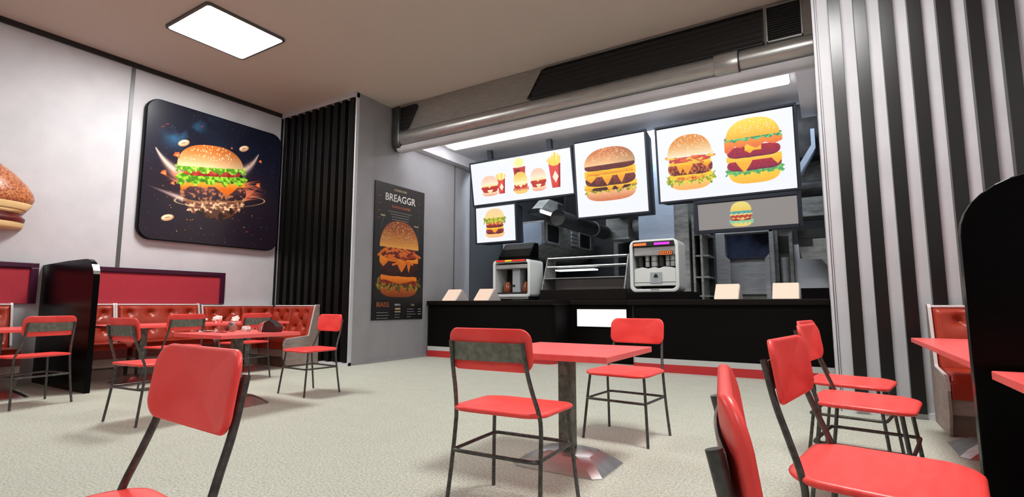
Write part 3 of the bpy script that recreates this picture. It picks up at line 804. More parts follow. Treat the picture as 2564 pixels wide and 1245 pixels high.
MB().prism([(-1.66, 1.95), (-1.56, 1.86), (-1.56, .9), (-1.66, .9)], 'y', 10.49, 10.53).build('left_bracket', 'steel', t)
MB().prism([(-.88, 1.95), (-.96, 1.86), (-.96, .9), (-.88, .9)], 'y', 10.49, 10.53).build('right_bracket', 'steel', t)
MB().box(-1.64, 10.76, 1.90, -.88, 10.775, 2.36).build('window_pane', 'blue_glass', t)
MB().box(-1.60, 10.70, 1.20, -.90, 10.775, 1.88).build('door', 'steel', t, bevel=.01)
MB().box(-1.62, 10.68, 1.86, -.88, 10.70, 1.89).build('rail', 'kit_dark', t)
MB().box(-.80, 10.58, 0, -.74, 10.80, 2.38).build('stile', 'steel_aged', t)
MB().box(-.56, 10.58, 0, -.50, 10.80, 2.32).build('stile', 'steel_aged', t)
MB().box(-.74, 10.70, 1.95, -.56, 10.72, 2.28).build('dark_window', 'black', t)
MB().cyl((-.65, 10.72, 1.1), (-.65, 10.72, 1.88), .09, n=24).build('cylinder', 'steel', t, smooth=40)
t = kthing('wall_hood', 'dark angular steel hood above a white wall patch at the right end of the kitchen', 'extractor hood')
b = MB(); b.prism([(10.0, 1.98), (10.0, 2.12), (10.5, 2.16), (10.5, 1.95), (10.15, 1.80)], 'x', -.38, .018)
b.build('hood_body', 'steel_aged', t)
MB().box(-.40, 10.3, 2.165, .018, 10.6, 2.32).build('hood_top', 'kit_dark', t)
MB().box(-.38, 9.97, 2.0, -.17, 10.0, 2.12).build('dark_opening', 'black', t)
MB().box(-.27, 9.985, 1.86, -.21, 10.02, 1.93).build('switch', 'black', t)
b = MB(); b.prism([(-.38, 1.985), (.018, 1.985), (.018, 1.66), (-.06, 1.765), (-.335, 1.775)], 'y', 9.97, 10.0); b.build('apron', 'steel_aged', t)
t = kthing('back_cabinet', 'black base cabinet at the right end of the counter, beside the striped wall', 'cabinet')
MB().box(-.37, 9.47, 0, .018, 9.9, 1.27).build('body', 'counter', t)
t = kthing('kitchen_partition', 'white kitchen wall board behind the angular hood at right', 'partition')
MB().box(-.49, 10.62, 0, .018, 10.68, 2.1).build('board', 'kit_white', t)
t = kthing('upper_ducting', 'dark steel ducting with slanted brace beside the wide two-burger screen', 'duct')
MB().box(-.75, 10.2, 3.6, .018, 10.8, ZC - .001).build('body', 'kit_dark', t)
MB().box(-.9, 10.6, 2.6, .018, 11.2, 3.62).build('lower_body', 'steel_aged', t)
MB().prism([(-.42, 3.30), (-.30, 3.40), (-.10, 3.72), (-.10, 4.0), (-.04, 4.0), (-.04, 3.66), (-.30, 3.22)], 'y', 9.9, 10.2).build('brace', 'steel_blue', t)
MB().cyl((-.9, 10.0, 2.98), (.018, 10.0, 2.98), .14, n=24).build('pipe', 'kit_dark', t, smooth=40)
t = kthing('counter_cabinet', 'white panelled rear counter seen low through the food display case', 'cabinet')
MB().box(-6.0, 12.6, 0, -3.2, 13.2, 1.55).build('body', 'kit_white', t)
for x in (-5.3, -4.6, -3.95): MB().box(x, 12.585, .1, x + .03, 12.6, 1.5).build('gap_strip', 'black', t)
t = kthing('rear_oven', 'grey panelled steel unit at the back between the hood and the drinks machine', 'oven')
MB().box(-4.9, 13.21, 0, -3.3, 13.9, 2.75).build('body', 'steel_aged', t, bevel=.03)
MB().box(-4.2, 13.17, 1.75, -3.4, 13.2, 2.65).build('door', 'steel', t, bevel=.02)
MB().box(-4.75, 13.17, 1.75, -4.3, 13.2, 2.65).build('dark_opening', 'black', t, bevel=.02)

# ------------------------------------------------------------------ picture painter (vertex-coloured prints and screens)
class Pic:
    def __init__(s, w, h, nx, bg):
        s.w, s.h = w, h; s.nx = nx; s.ny = max(2, int(round(nx * h / w)))
        s.X, s.Y = np.meshgrid(np.linspace(0, w, s.nx), np.linspace(0, h, s.ny)); s.px = w / (s.nx - 1)
        s.c = np.zeros((s.ny, s.nx, 3)) + np.array(bg)
    def noise(s, f, seed=0, oct_=3, sx=1, sy=1):
        out = np.zeros_like(s.X); amp = 1; tot = 0
        for o in range(oct_):
            rs = np.random.RandomState(seed * 17 + o); g = rs.rand(64, 64)
            x = s.X * f * sx; y = s.Y * f * sy
            xi = np.floor(x).astype(int); yi = np.floor(y).astype(int); fx = x - xi; fy = y - yi
            fx = fx * fx * (3 - 2 * fx); fy = fy * fy * (3 - 2 * fy)
            a = g[yi % 64, xi % 64]; b = g[yi % 64, (xi + 1) % 64]; c = g[(yi + 1) % 64, xi % 64]; d = g[(yi + 1) % 64, (xi + 1) % 64]
            out += amp * ((a * (1 - fx) + b * fx) * (1 - fy) + (c * (1 - fx) + d * fx) * fy); tot += amp; amp *= .5; f *= 2
        return out / tot
    def put(s, m, col, a=1.0):
        col = np.array(col) if not isinstance(col, np.ndarray) else col
        m = np.clip(m, 0, 1)[..., None] * a
        s.c = s.c * (1 - m) + col * m
    def sd(s, d): return np.clip(.5 - d / s.px, 0, 1)
    def ell(s, cx, cy, a, b, rot=0):
        c_, s_ = math.cos(rot), math.sin(rot); dx, dy = s.X - cx, s.Y - cy
        u = dx * c_ + dy * s_; v = -dx * s_ + dy * c_
        return s.sd((np.sqrt((u / a) ** 2 + (v / b) ** 2) - 1) * min(a, b))
    def poly(s, pts):
        inside = np.zeros(s.X.shape, bool); n = len(pts)
        for i in range(n):
            x0, y0 = pts[i]; x1, y1 = pts[(i + 1) % n]
            if y0 == y1: continue
            c = ((s.Y > y0) != (s.Y > y1)) & (s.X < (x1 - x0) * (s.Y - y0) / (y1 - y0) + x0)
            inside ^= c
        return inside.astype(float)
    def glow(s, cx, cy, a, b, rot=0):
        c_, s_ = math.cos(rot), math.sin(rot); dx, dy = s.X - cx, s.Y - cy
        u = dx * c_ + dy * s_; v = -dx * s_ + dy * c_
        return np.exp(-((u / a) ** 2 + (v / b) ** 2))

def mixc(a, b, t):
    t = np.clip(t, 0, 1)[..., None]; return np.array(a) * (1 - t) + np.array(b) * t

def burger(p, cx, y0, w, h, layers, seed=1):
    rs = random.Random(seed)
    U = (p.X - cx) / (w / 2)
    for li, L in enumerate(layers):
        k = L[0]; v0, v1 = y0 + h * L[1], y0 + h * L[2]; hw = L[3]; col = L[4]; col2 = L[5]
        th = v1 - v0; vc = (v0 + v1) / 2; V = (p.Y - v0) / th
        nz = p.noise(60 / w * .5, seed + li, 3)
        if k == 'bot':
            d = (np.abs(U / hw) ** 3.2 + np.clip((v1 - p.Y) / th, 0, 9) ** 2.6) - 1
            m = p.sd(d * th * .35) * (p.Y < v1 + p.px)
            p.put(m, mixc(col2, col, V + .25 * (nz - .5)))
        elif k == 'top':
            d = (np.abs(U / hw) ** 2.5 + np.clip((p.Y - v0) / th, 0, 9) ** 2.0) - 1
            m = p.sd(d * th * .4) * (p.Y > v0 + th * .06 * (1 - U * U) * 0)
            m = m * np.clip((p.Y - v0 + .04 * th * (1 - np.abs(U)) ) / p.px + .5, 0, 1)
            base = mixc(col2, col, V * 1.35 + .12 * (nz - .5))
            if len(L) > 6 and L[6]: base = base * (1 - .22 * np.clip(U, 0, 1)[..., None])
            p.put(m, base)
        elif k == 'seeds':
            n = L[6]; sz = L[7] * w
            for i in range(n):
                for _ in range(20):
                    u = rs.uniform(-.92, .92); v = rs.uniform(.28, .99)
                    if abs(u / hw) ** 2.5 + v ** 2 < .97: break
                q = rs.uniform(.7, 1.1)
                x, y = cx + u * w / 2, v0 + v * th
                r_ = rs.uniform(-.6, .6) - u * .8 + PI / 2
                p.put(p.ell(x + .25 * sz, y - .3 * sz, sz * q, sz * .62 * q, r_), col2, .55)
                p.put(p.ell(x, y, sz * q, sz * .5 * q, r_), col)
        elif k == 'patty':
            wob = .12 * (p.noise(9 / w, seed + li + 5, 2) - .5)
            d = np.abs(U / (hw + wob * .25)) ** 5 + np.abs((p.Y - vc) / (th / 2) + wob) ** 2.4 - 1
            sp = (nz > .56).astype(float)
            c_ = mixc(col2, col, np.clip(V * .7 + (nz - .4) * 1.4, 0, 1))
            p.put(p.sd(d * th * .35), c_)
            if len(L) > 6 and L[6] == 'hatch':
                st = (np.sin((p.X * .8 + p.Y * 1.2) / w * 150) > .45).astype(float)
                p.put(p.sd(d * th * .35) * st * (V > .15), (.86, .16, .22), .8)
            if len(L) > 6 and L[6] == 'spark':
                p.put(p.sd(d * th * .35) * (nz > .60), (.95, .62, .30), .5)
        elif k == 'leaf':
            ph = seed * 1.3 + li
            eb = v0 + th * (.20 * np.sin(U * 15 + ph) + .10 * np.sin(U * 37 + ph * 2) + .35 * (p.noise(40 / w, seed + li, 2) - .5))
            et = v1 + th * .15 * np.sin(U * 13 + ph)
            m = p.sd(eb - p.Y) * p.sd(p.Y - et) * p.sd((np.abs(U) - hw + .04 * np.sin(p.Y / th * 9)) * w / 2)
            p.put(m, mixc(col2, col, np.clip((nz - .38) * 3.5, 0, 1)))
        elif k == 'cheese':
            dr = L[6]
            eb = v0 + 0 * U
            for (ui, wi, a) in dr: eb = np.minimum(eb, v0 - th * a * np.clip(1 - np.abs(U - ui) / wi, 0, 1) ** (.8))
            m = p.sd(eb - p.Y) * p.sd(p.Y - (v1 + th * .1 * np.sin(U * 5 + seed))) * p.sd((np.abs(U) - hw) * w / 2)
            p.put(m, mixc(col2, col, V + .5 + .6 * (nz - .5)))
        elif k == 'sticks':
            for i in range(L[6]):
                u = rs.uniform(-hw, hw); v = rs.uniform(0, 1); a = rs.uniform(-.45, .45) - u * .35
                x, y = cx + u * w / 2, v0 + v * th
                ln = w * rs.uniform(.12, .24); tk = w * .016
                c_ = col if rs.random() < .6 else col2
                q = [(x + math.cos(a) * ln * sx_ - math.sin(a) * tk * sy_, y + math.sin(a) * ln * sx_ + math.cos(a) * tk * sy_) for sx_, sy_ in ((-.5, -1), (.5, -1), (.5, 1), (-.5, 1))]
                p.put(p.poly(q), c_)
                q2 = [(a_[0], a_[1] - tk * .5) for a_ in q[:2]] + [q[1], q[0]]
                p.put(p.poly(q2), tuple(.7 * v_ for v_ in c_), .6)
def fries(p, cx, y0, w, h, seed=1):
    rs = random.Random(seed)
    for i in range(24):
        u = rs.uniform(-.42, .42); a = u * .5 + rs.uniform(-.1, .1); top = y0 + h * (rs.uniform(.86, .99) - .22 * abs(u)); b0 = y0 + h * .60
        x = cx + u * w; tk = w * .042
        q = [(x - tk, b0), (x + tk, b0), (x + tk + math.sin(a) * h * .3, top), (x - tk + math.sin(a) * h * .3, top)]
        p.put(p.poly(q), (1, .80 + rs.uniform(0, .12), .36 + rs.uniform(-.1, .1)))
    q = [(cx - w * .34, y0), (cx + w * .34, y0), (cx + w * .5, y0 + h * .68), (cx + w * .25, y0 + h * .62), (cx, y0 + h * .60), (cx - w * .25, y0 + h * .62), (cx - w * .5, y0 + h * .68)]
    p.put(p.poly(q), (.90, .30, .26))
    p.put(p.poly([(cx + w * .16, y0), (cx + w * .34, y0), (cx + w * .5, y0 + h * .68), (cx + w * .34, y0 + h * .60)]), (.66, .10, .12))
    for i in range(4):
        x = cx - w * .2 + i * w * .13
        p.put(p.poly([(x, y0), (x + w * .06, y0), (x + w * .03, y0 + h * .14)]), (.62, .06, .08))
    p.put(p.poly([(cx + .0 * w, y0 + h * .14), (cx + .27 * w, y0 + h * .30), (cx + .02 * w, y0 + h * .47), (cx - .24 * w, y0 + h * .30)]), (1, .93, .84))
def srgb2lin(a): return np.where(a <= .04045, a / 12.92, ((np.clip(a, 0, None) + .055) / 1.055) ** 2.4)
def pic_mesh(p, name, mat_, parent, O, S, T, clip=None):
    """grid mesh carrying the picture: O + S*x + T*y"""
    O, S, T = Vector(O), Vector(S), Vector(T)
    n = p.nx * p.ny
    xs = p.X.ravel(); ys = p.Y.ravel()
    co_ = np.empty((n, 3))
    for k in range(3): co_[:, k] = O[k] + S[k] * xs + T[k] * ys
    ii = np.arange(p.nx - 1); jj = np.arange(p.ny - 1); I, J = np.meshgrid(ii, jj)
    a = (J * p.nx + I).ravel(); f = np.stack([a, a + 1, a + 1 + p.nx, a + p.nx], 1)
    if clip is not None:
        cxm = (p.X[:-1, :-1] + p.px / 2).ravel(); cym = (p.Y[:-1, :-1] + p.px / 2).ravel(); f = f[clip(cxm, cym)]
    me = bpy.data.meshes.new(name); nf = len(f)
    me.vertices.add(n); me.vertices.foreach_set('co', co_.ravel())
    me.loops.add(nf * 4); me.loops.foreach_set('vertex_index', f.ravel().astype(np.int32))
    me.polygons.add(nf); me.polygons.foreach_set('loop_start', np.arange(0, nf * 4, 4, dtype=np.int32))
    me.update(calc_edges=True); me.validate()
    ca = me.color_attributes.new('Col', 'FLOAT_COLOR', 'POINT')
    cc = np.ones((n, 4)); cc[:, :3] = srgb2lin(np.clip(p.c, 0, 1)).reshape(-1, 3)
    ca.data.foreach_set('color', cc.ravel())
    me.materials.append(M[mat_])
    o = bpy.data.objects.new(name, me); C.objects.link(o); o.parent = parent
    return o
CH = (1.0, .80, .18); CH2 = (.98, .62, .12)
BG = (.955, .965, .99)

# ------------------------------------------------------------------ menu screens
def screen(name, label, x0, x1, z0, z1, lean, pic, dep=.30, nlay=4, m='pic_lit', fr=.035, yb=8.8, mounts=True, group='hanging menu screens', inner=0):
    """x0..x1,z0..z1 = lit face; bottom edge at y=yb, top leaning towards the room"""
    t = thing(name, label, 'screen', (x0, yb, z0), group=group, rot=(lean, 0, 0))
    W, H = x1 - x0, z1 - z0
    b = MB(); b.box(-fr, 0, -fr, 0 + inner, .06, H + fr); b.box(W - inner, 0, -fr, W + fr, .06, H + fr); b.box(0, 0, -fr, W, .06, 0 + inner); b.box(0, 0, H - inner, W, .06, H + fr)
    b.build('bezel', 'bezel', t, bevel=.004, seg=1)
    MB().box(-fr + .01, .055, -fr + .01, W + fr - .01, .075, H + fr - .01).build('back_plate', 'bezel', t)
    for k in range(nlay):
        y = .08 + k * dep / nlay; g = .016 + .012 * k
        MB().box(-fr + g, y, -fr + g * .5 - .01 * k, W + fr - g, y + dep / nlay * .72, H + fr - g).build('casing_layer', 'bezel', t, bevel=.008, seg=2)
    MB().box(.1, .07, .1, W - .1, .08 + dep, H - .1).build('core', 'black', t)
    pic_mesh(pic, 'picture', m, t, (inner, .012 if inner == 0 else .03, inner), (1, 0, 0), (0, 0, 1))
    if mounts:
        for fx in (.2, .8):
            MB().box(W * fx - .05, .06, H + fr - .02, W * fx + .05, .14, H + fr + .22).build('ceiling_bracket', 'bezel', t)
    return t

W, H = 2.34, .87
p = Pic(W, H, 430, BG)
combo = [('bot', 0, .20, .92, (1, .93, .78), (.96, .62, .50)), ('patty', .17, .42, .84, (.90, .34, .22), (.66, .16, .14)), ('cheese', .24, .36, .3, (1, .95, .82), (1, .9, .7), [(0, .28, .9)]),
         ('patty', .30, .52, .98, (.92, .30, .20), (.66, .12, .10)), ('cheese', .47, .60, .92, (1, .92, .70), (1, .86, .55), [(-.05, .16, .6)]), ('top', .56, 1.0, .98, (.99, .80, .70), (1, .95, .82)), ('seeds', .56, 1.0, .95, (1, .93, .86), (.93, .66, .55), 46, .017)]
fries(p, .60 * 1.18 + .02, .17, .20, .46, 3)
burger(p, .44, .155, .44, .42, combo, 2)
# tall cup behind the middle burger
p.put(p.poly([(1.065, .42), (1.30, .42), (1.33, .66), (1.04, .66)]), (.78, .20, .20)); p.put(p.poly([(1.09, .44), (1.20, .44), (1.20, .62), (1.08, .62)]), (.52, .10, .12))
p.put(p.ell(1.185, .67, .15, .02), (1, .95, .88)); p.put(p.ell(1.185, .75, .11, .09), (1, .96, .62)); p.put(p.poly([(1.05, .68), (1.06, .68), (1.02, .84), (1.00, .84)]), (.98, .92, .8))
mid = [('bot', 0, .20, .95, (1, .86, .45), (1, .78, .45)), ('leaf', .16, .28, 1.06, (1, .62, .55), (.80, .40, .25)), ('patty', .24, .50, .92, (.90, .36, .24), (.76, .16, .12)), ('cheese', .44, .54, .95, (1, .96, .78), (1, .92, .66), [(-.55, .25, .8), (.0, .34, 1.7), (.5, .25, .8)]),
       ('top', .54, 1.0, .98, (1, .80, .35), (1, .93, .66)), ('seeds', .54, 1.0, .9, (1, .96, .8), (.95, .75, .5), 30, .014)]
burger(p, 1.19, .12, .34, .44, mid, 5)
burger(p, 1.60, .13, .36, .45, combo, 9)
fries(p, 1.98, .15, .26, .70, 8)
T1 = screen('menu_screen', 'wide lit menu screen with four meal pictures, leftmost of the upper row', -6.37, -4.03, 3.13, 4.00, R(10), p)

W, H = 1.34, 1.40
p = Pic(W, H, 320, BG)
burger(p, .66, .26, .98, .98, [
    ('bot', 0, .20, .98, (.98, .76, .58), (.84, .46, .28)), ('leaf', .17, .30, 1.0, (.98, .84, .28), (.52, .50, .12)), ('patty', .20, .34, .80, (.34, .12, .12), (.22, .08, .10)), ('cheese', .26, .34, 1.02, CH, CH2, [(-.85, .2, .6), (.0, .13, 1.3), (.38, .16, .9)]),
    ('patty', .28, .52, .98, (.62, .26, .20), (.30, .08, .10)), ('cheese', .46, .60, 1.0, CH, CH2, [(-.75, .22, .7), (-.1, .20, 1.2), (.45, .15, 1.1)]), ('cheese', .50, .56, .9, (.99, .68, .12), (.72, .30, .08), [(-.5, .12, .4)]),
    ('patty', .58, .74, .98, (.52, .18, .14), (.32, .08, .08)), ('top', .68, 1.0, 1.0, (.84, .48, .26), (.99, .80, .58), 1), ('seeds', .66, 1.0, .8, (1, .90, .72), (.68, .34, .18), 90, .0125)], 4)
T2 = screen('menu_screen', 'square lit menu screen with one dark double cheeseburger, middle of the upper row', -3.94, -2.60, 2.645, 4.06, R(6), p, dep=.5, nlay=5, mounts=False)

W, H = 2.08, 1.25
p = Pic(W, H, 440, BG)
burger(p, .52, .16, .76, .93, [
    ('bot', 0, .20, .90, (1, .84, .46), (.98, .68, .36)), ('leaf', .12, .30, 1.04, (.94, .88, .30), (.50, .58, .14)), ('cheese', .22, .30, .9, CH, (1, .82, .3), [(-.1, .4, .8)]), ('leaf', .18, .24, .6, (.88, .30, .16), (.95, .70, .2)),
    ('patty', .27, .52, .96, (.84, .36, .20), (.34, .08, .08), 'spark'), ('cheese', .46, .56, .9, (1, .86, .24), CH2, [(-.42, .15, 1.6), (-.12, .26, 1.9), (.72, .2, .8)]), ('patty', .50, .60, .9, (.88, .34, .30), (.74, .20, .22)),
    ('sticks', .50, .66, .92, (1, .80, .28), (.92, .42, .22), 26), ('top', .61, 1.0, .96, (.90, .56, .22), (1, .93, .78)), ('seeds', .60, 1.0, .9, (1, .95, .84), (.70, .38, .14), 75, .0155)], 3)
p.put(p.poly([(.50, .68), (.506, .68), (.506, .88), (.50, .88)]), (1, .9, .85))
burger(p, 1.50, .15, .80, 1.04, [
    ('bot', 0, .20, .94, (1, .84, .24), (.99, .72, .24)), ('leaf', .15, .24, 1.04, (.46, .80, .46), (.34, .62, .36)), ('patty', .20, .38, .98, (.62, .12, .22), (.40, .08, .26), 'hatch'),
    ('cheese', .35, .43, 1.0, (1, .80, .26), (1, .70, .2), [(-.35, .3, 2.2), (.85, .2, 1.2)]), ('patty', .40, .58, .97, (.62, .12, .22), (.40, .08, .26), 'hatch'), ('cheese', .50, .60, .3, CH, CH2, [(-.12, .12, .4)]),
    ('cheese', .60, .70, 1.05, (.98, .56, .20), (.94, .44, .24), [(-.95, .3, 1.1), (-.45, .25, .4), (.12, .3, .7), (.75, .3, .4)]), ('leaf', .67, .74, 1.02, (.46, .84, .50), (.22, .52, .36)), ('top', .71, 1.0, .98, (1, .86, .28), (.99, .72, .22)), ('seeds', .70, 1.0, .9, (1, .94, .72), (.98, .82, .4), 90, .0125)], 6)
T3 = screen('menu_screen', 'wide lit menu screen with two tall burgers, rightmost of the upper row', -2.385, -.285, 2.78, 4.05, R(6), p, dep=.35, mounts=False)

W, H = .97, .74
p = Pic(W, H, 220, BG)
burger(p, .46, .09, .50, .60, [
    ('bot', 0, .16, .96, (1, .86, .58), (.96, .70, .46)), ('patty', .12, .34, .88, (.80, .32, .26), (.30, .08, .14)), ('cheese', .29, .36, .88, (1, .80, .26), CH2, [(.0, .34, 2.0)]), ('patty', .34, .48, .86, (.66, .22, .18), (.36, .08, .12)),
    ('leaf', .44, .54, .84, (.96, .50, .30), (.78, .20, .14)), ('leaf', .50, .70, 1.08, (.92, .90, .28), (.40, .46, .12)), ('top', .68, 1.0, .95, (.98, .84, .62), (1, .86, .56))], 8)
T4 = screen('menu_screen', 'small lit screen with a tall double burger, below the leftmost menu screen', -6.29, -5.33, 2.31, 3.045, R(4), p, dep=.30, mounts=False)

W, H = 1.46, .43
p = Pic(W, H, 300, (.60, .575, .565))
burger(p, .655, .02, .33, .40, [
    ('bot', 0, .20, .92, (1, .90, .46), (.98, .86, .50)), ('leaf', .14, .28, 1.06, (.45, .84, .76), (.70, .88, .60)), ('patty', .24, .34, .9, (.72, .24, .18), (.62, .14, .14)), ('cheese', .31, .36, .9, (1, .88, .56), (1, .84, .4), [(.1, .4, 1.2)]),
    ('leaf', .34, .48, .92, (.82, .32, .22), (.78, .26, .18)), ('leaf', .46, .52, 1.0, (1, .95, .62), (1, .90, .5)), ('leaf', .52, .64, .98, (.42, .80, .76), (.30, .62, .62)), ('top', .62, 1.0, .95, (1, .92, .52), (1, .84, .40))], 11)
T5 = screen('menu_screen', 'dim grey screen with a small flat burger, black frame, below the two-burger screen', -1.80, -.29, 2.20, 2.70, R(5), p, dep=.2, nlay=2, m='pic_dim', mounts=False, inner=.03, fr=.03)
for k in range(9):
    pass
t = thing('serving_rail', 'thin black rail with small hanging tabs between the two right-hand screens', 'rail', (-1.85, 9.3, 2.82))
MB().box(0, 0, 0, 1.50, .04, .025).build('bar', 'bezel', t)
for k in range(9): MB().box(.78 + k * .075, -.01, -.03, .815 + k * .075, .0, .04).build('tab', 'steel' if k else 'kit_white', t)

# ------------------------------------------------------------------ framed space-burger picture on the left wall
y0_, y1_, z0_, z1_ = 3.53, 5.83, 2.0, 4.23
W, H = y1_ - y0_, z1_ - z0_
p = Pic(W, H, 460, (.075, .085, .155))
p.put(np.clip(1.15 - p.Y / H * 1.6, 0, 1), (.125, .085, .125), .9)
p.put(np.clip((p.Y / H - .75) * 2, 0, 1), (.05, .075, .12), .8)
nb = p.noise(2.6, 31, 5)
nm = p.glow(.70, 1.94, .34, .13, .85) + .7 * p.glow(.48, 1.72, .22, .16, .3)
p.put(np.clip(nm * np.clip((nb - .42) * 5, 0, 1), 0, 1), (.28, .62, .80), .75)
p.put(np.clip(p.glow(.8, 1.9, .7, .35) * np.clip((nb - .3) * 2, 0, 1), 0, 1), (.10, .20, .30), .7)
rs = random.Random(5)
for i in range(150):
    p.put(p.ell(rs.uniform(.05, W - .05), rs.uniform(.05, H - .05), .004 + .003 * rs.random(), .004), rng_c := (.75, .78, .9) if rs.random() < .6 else (.95, .62, .35), rs.uniform(.3, .9))
p.put(np.clip(p.glow(1.08, 1.0, .80, .42), 0, 1), (.42, .24, .20), .45)
# glowing crescents
def crescent(x0, y0, x1, y1, bend, wd, a_):
    L = math.hypot(x1 - x0, y1 - y0); ux, uy = (x1 - x0) / L, (y1 - y0) / L
    al = ((p.X - x0) * ux + (p.Y - y0) * uy) / L; pe = -(p.X - x0) * uy + (p.Y - y0) * ux
    mid = bend * np.clip(al * (1 - al), 0, 1) * 4
    p.put(np.exp(-((pe - mid) / (wd * (.10 + np.clip(al, 0, 1)))) ** 2) * ((al > 0) & (al < 1.15)), (1.0, .86, .78), a_)
crescent(.16, 1.44, .60, 1.08, -.05, .085, .9)
crescent(1.84, 1.76, 1.56, 1.38, .035, .065, .8)
def streak(x0, y0, x1, y1, w0, col, a):
    L = math.hypot(x1 - x0, y1 - y0); ux, uy = (x1 - x0) / L, (y1 - y0) / L
    al = ((p.X - x0) * ux + (p.Y - y0) * uy) / L; pe = -(p.X - x0) * uy + (p.Y - y0) * ux
    p.put(np.exp(-(pe / (w0 * np.clip(1 - al, .05, 1))) ** 2) * ((al > 0) & (al < 1)) * (1 - al), col, a)
for i in range(40):
    a = rs.uniform(-.25, .75); L = rs.uniform(.3, .58)
    streak(1.58, .98 + rs.uniform(-.16, .2), 1.58 + L * math.cos(a * .9), .98 + L * math.sin(a * .9) + .02, .012, (.95, .50, .34), .8)
    b_ = rs.uniform(2.7, 3.35); streak(.62, 1.02 + rs.uniform(-.12, .14), .62 + L * .7 * math.cos(b_), 1.02 + L * .7 * math.sin(b_), .011, (.95, .55, .42), .7)
streak(.62, .70, .05, .84, .045, (1, .86, .80), .95)
X0_, Y0_ = p.X, p.Y; th_ = R(9.5)
p.X, p.Y = (X0_ - 1.07) * math.cos(th_) + (Y0_ - 1.1) * math.sin(th_) + 1.07, -(X0_ - 1.07) * math.sin(th_) + (Y0_ - 1.1) * math.cos(th_) + 1.1
nz = p.noise(16, 44, 4)
p.put(p.ell(1.10, .74, .42, .31), (.13, .07, .06))
p.put(p.ell(1.10, .74, .41, .30) * (nz > .52), (.48, .28, .19), .6)
rr1 = np.hypot((p.X - 1.19) / .77, (p.Y - .76) / .115)
burger(p, 1.07, .44, 1.14, 1.26, [
    ('leaf', .12, .26, .84, (.96, .80, .62), (.42, .24, .18)), ('patty', .23, .30, .93, (.88, .70, .45), (.50, .30, .2)), ('patty', .25, .47, .97, (.50, .28, .28), (.14, .10, .14), 'spark'),
    ('cheese', .44, .50, .95, (.98, .62, .18), (.86, .42, .08), [(-.9, .2, .8), (-.3, .12, .3), (.36, .34, 2.0)]), ('leaf', .48, .60, 1.02, (.66, .90, .26), (.26, .50, .08)), ('patty', .58, .66, .84, (.86, .36, .26), (.55, .14, .14)),
    ('leaf', .63, .72, 1.0, (.74, .92, .36), (.32, .58, .12)), ('top', .70, 1.0, .97, (.86, .46, .20), (.99, .84, .64), 1), ('seeds', .70, 1.0, .84, (.99, .90, .70), (.62, .30, .12), 70, .0135)], 21)
p.put(np.exp(-((rr1 - 1) / .018) ** 2) * ((p.Y < .76) | (np.abs(p.X - 1.1) > .60)), (.98, .82, .58), .85)
p.X, p.Y = X0_, Y0_
for x, y, a in ((.56, 1.62, .55), (1.56, 1.79, .5), (.40, .37, .35)):
    p.put(p.ell(x, y, .095, .050, a), (.80, .60, .42)); p.put(p.ell(x - .01, y + .008, .076, .034, a), (.98, .88, .74)); p.put(p.ell(x, y, .045, .014, a), (.62, .42, .30), .7)
for x, y, s_ in ((.47, 1.40, .055), (.30, 1.07, .05), (1.88, 1.63, .034), (.44, .93, .035), (1.86, 1.18, .05), (1.34, 1.74, .02), (1.68, 1.52, .02)):
    p.put(p.poly([(x - s_, y - s_ * .4), (x + s_ * .9, y - s_ * .8), (x + s_ * .6, y + s_), (x - s_ * .5, y + s_ * .6)]), (.82, .38, .20)); p.put(p.poly([(x - s_ * .4, y - s_ * .2), (x + s_ * .5, y - s_ * .4), (x + s_ * .3, y + s_ * .4)]), (.98, .66, .40))
for i in range(34):
    p.put(p.ell(rs.uniform(.3, 2.1), rs.uniform(.12, 1.1), .009, .007), (.95, .66, .35), rs.uniform(.4, .9))
for x, y in ((.30, 1.86), (.24, 1.80), (.82, 1.98), (1.70, .30)): p.put(p.ell(x, y, .03, .008, .5), (.66, .22, .16), .8)
t = thing('framed_picture', 'large dark square picture of an exploding burger in space, rounded corners, on the left wall', 'picture', (XL, y0_, z0_))
o = rr(W, H, .20, 10)
fo = lambda x, s_=0: [(x, a * (1 - s_) + W / 2, b_ * (1 - s_) + H / 2) for a, b_ in o]
b = MB(); b.rings([fo(.0, .03), fo(.02, .0), fo(.085, .0), fo(.10, .006), fo(.10, .012)]); b.build('backing_panel', 'gloss_black', t, smooth=30)
def rclip(x, y, r=.19, m=.014):
    dx = np.maximum(np.abs(x - W / 2) - (W / 2 - m - r), 0); dy = np.maximum(np.abs(y - H / 2) - (H / 2 - m - r), 0)
    return np.hypot(dx, dy) < r
pic_mesh(p, 'picture', 'pic_print', t, (.103, 0, 0), (0, 1, 0), (0, 0, 1), clip=rclip)

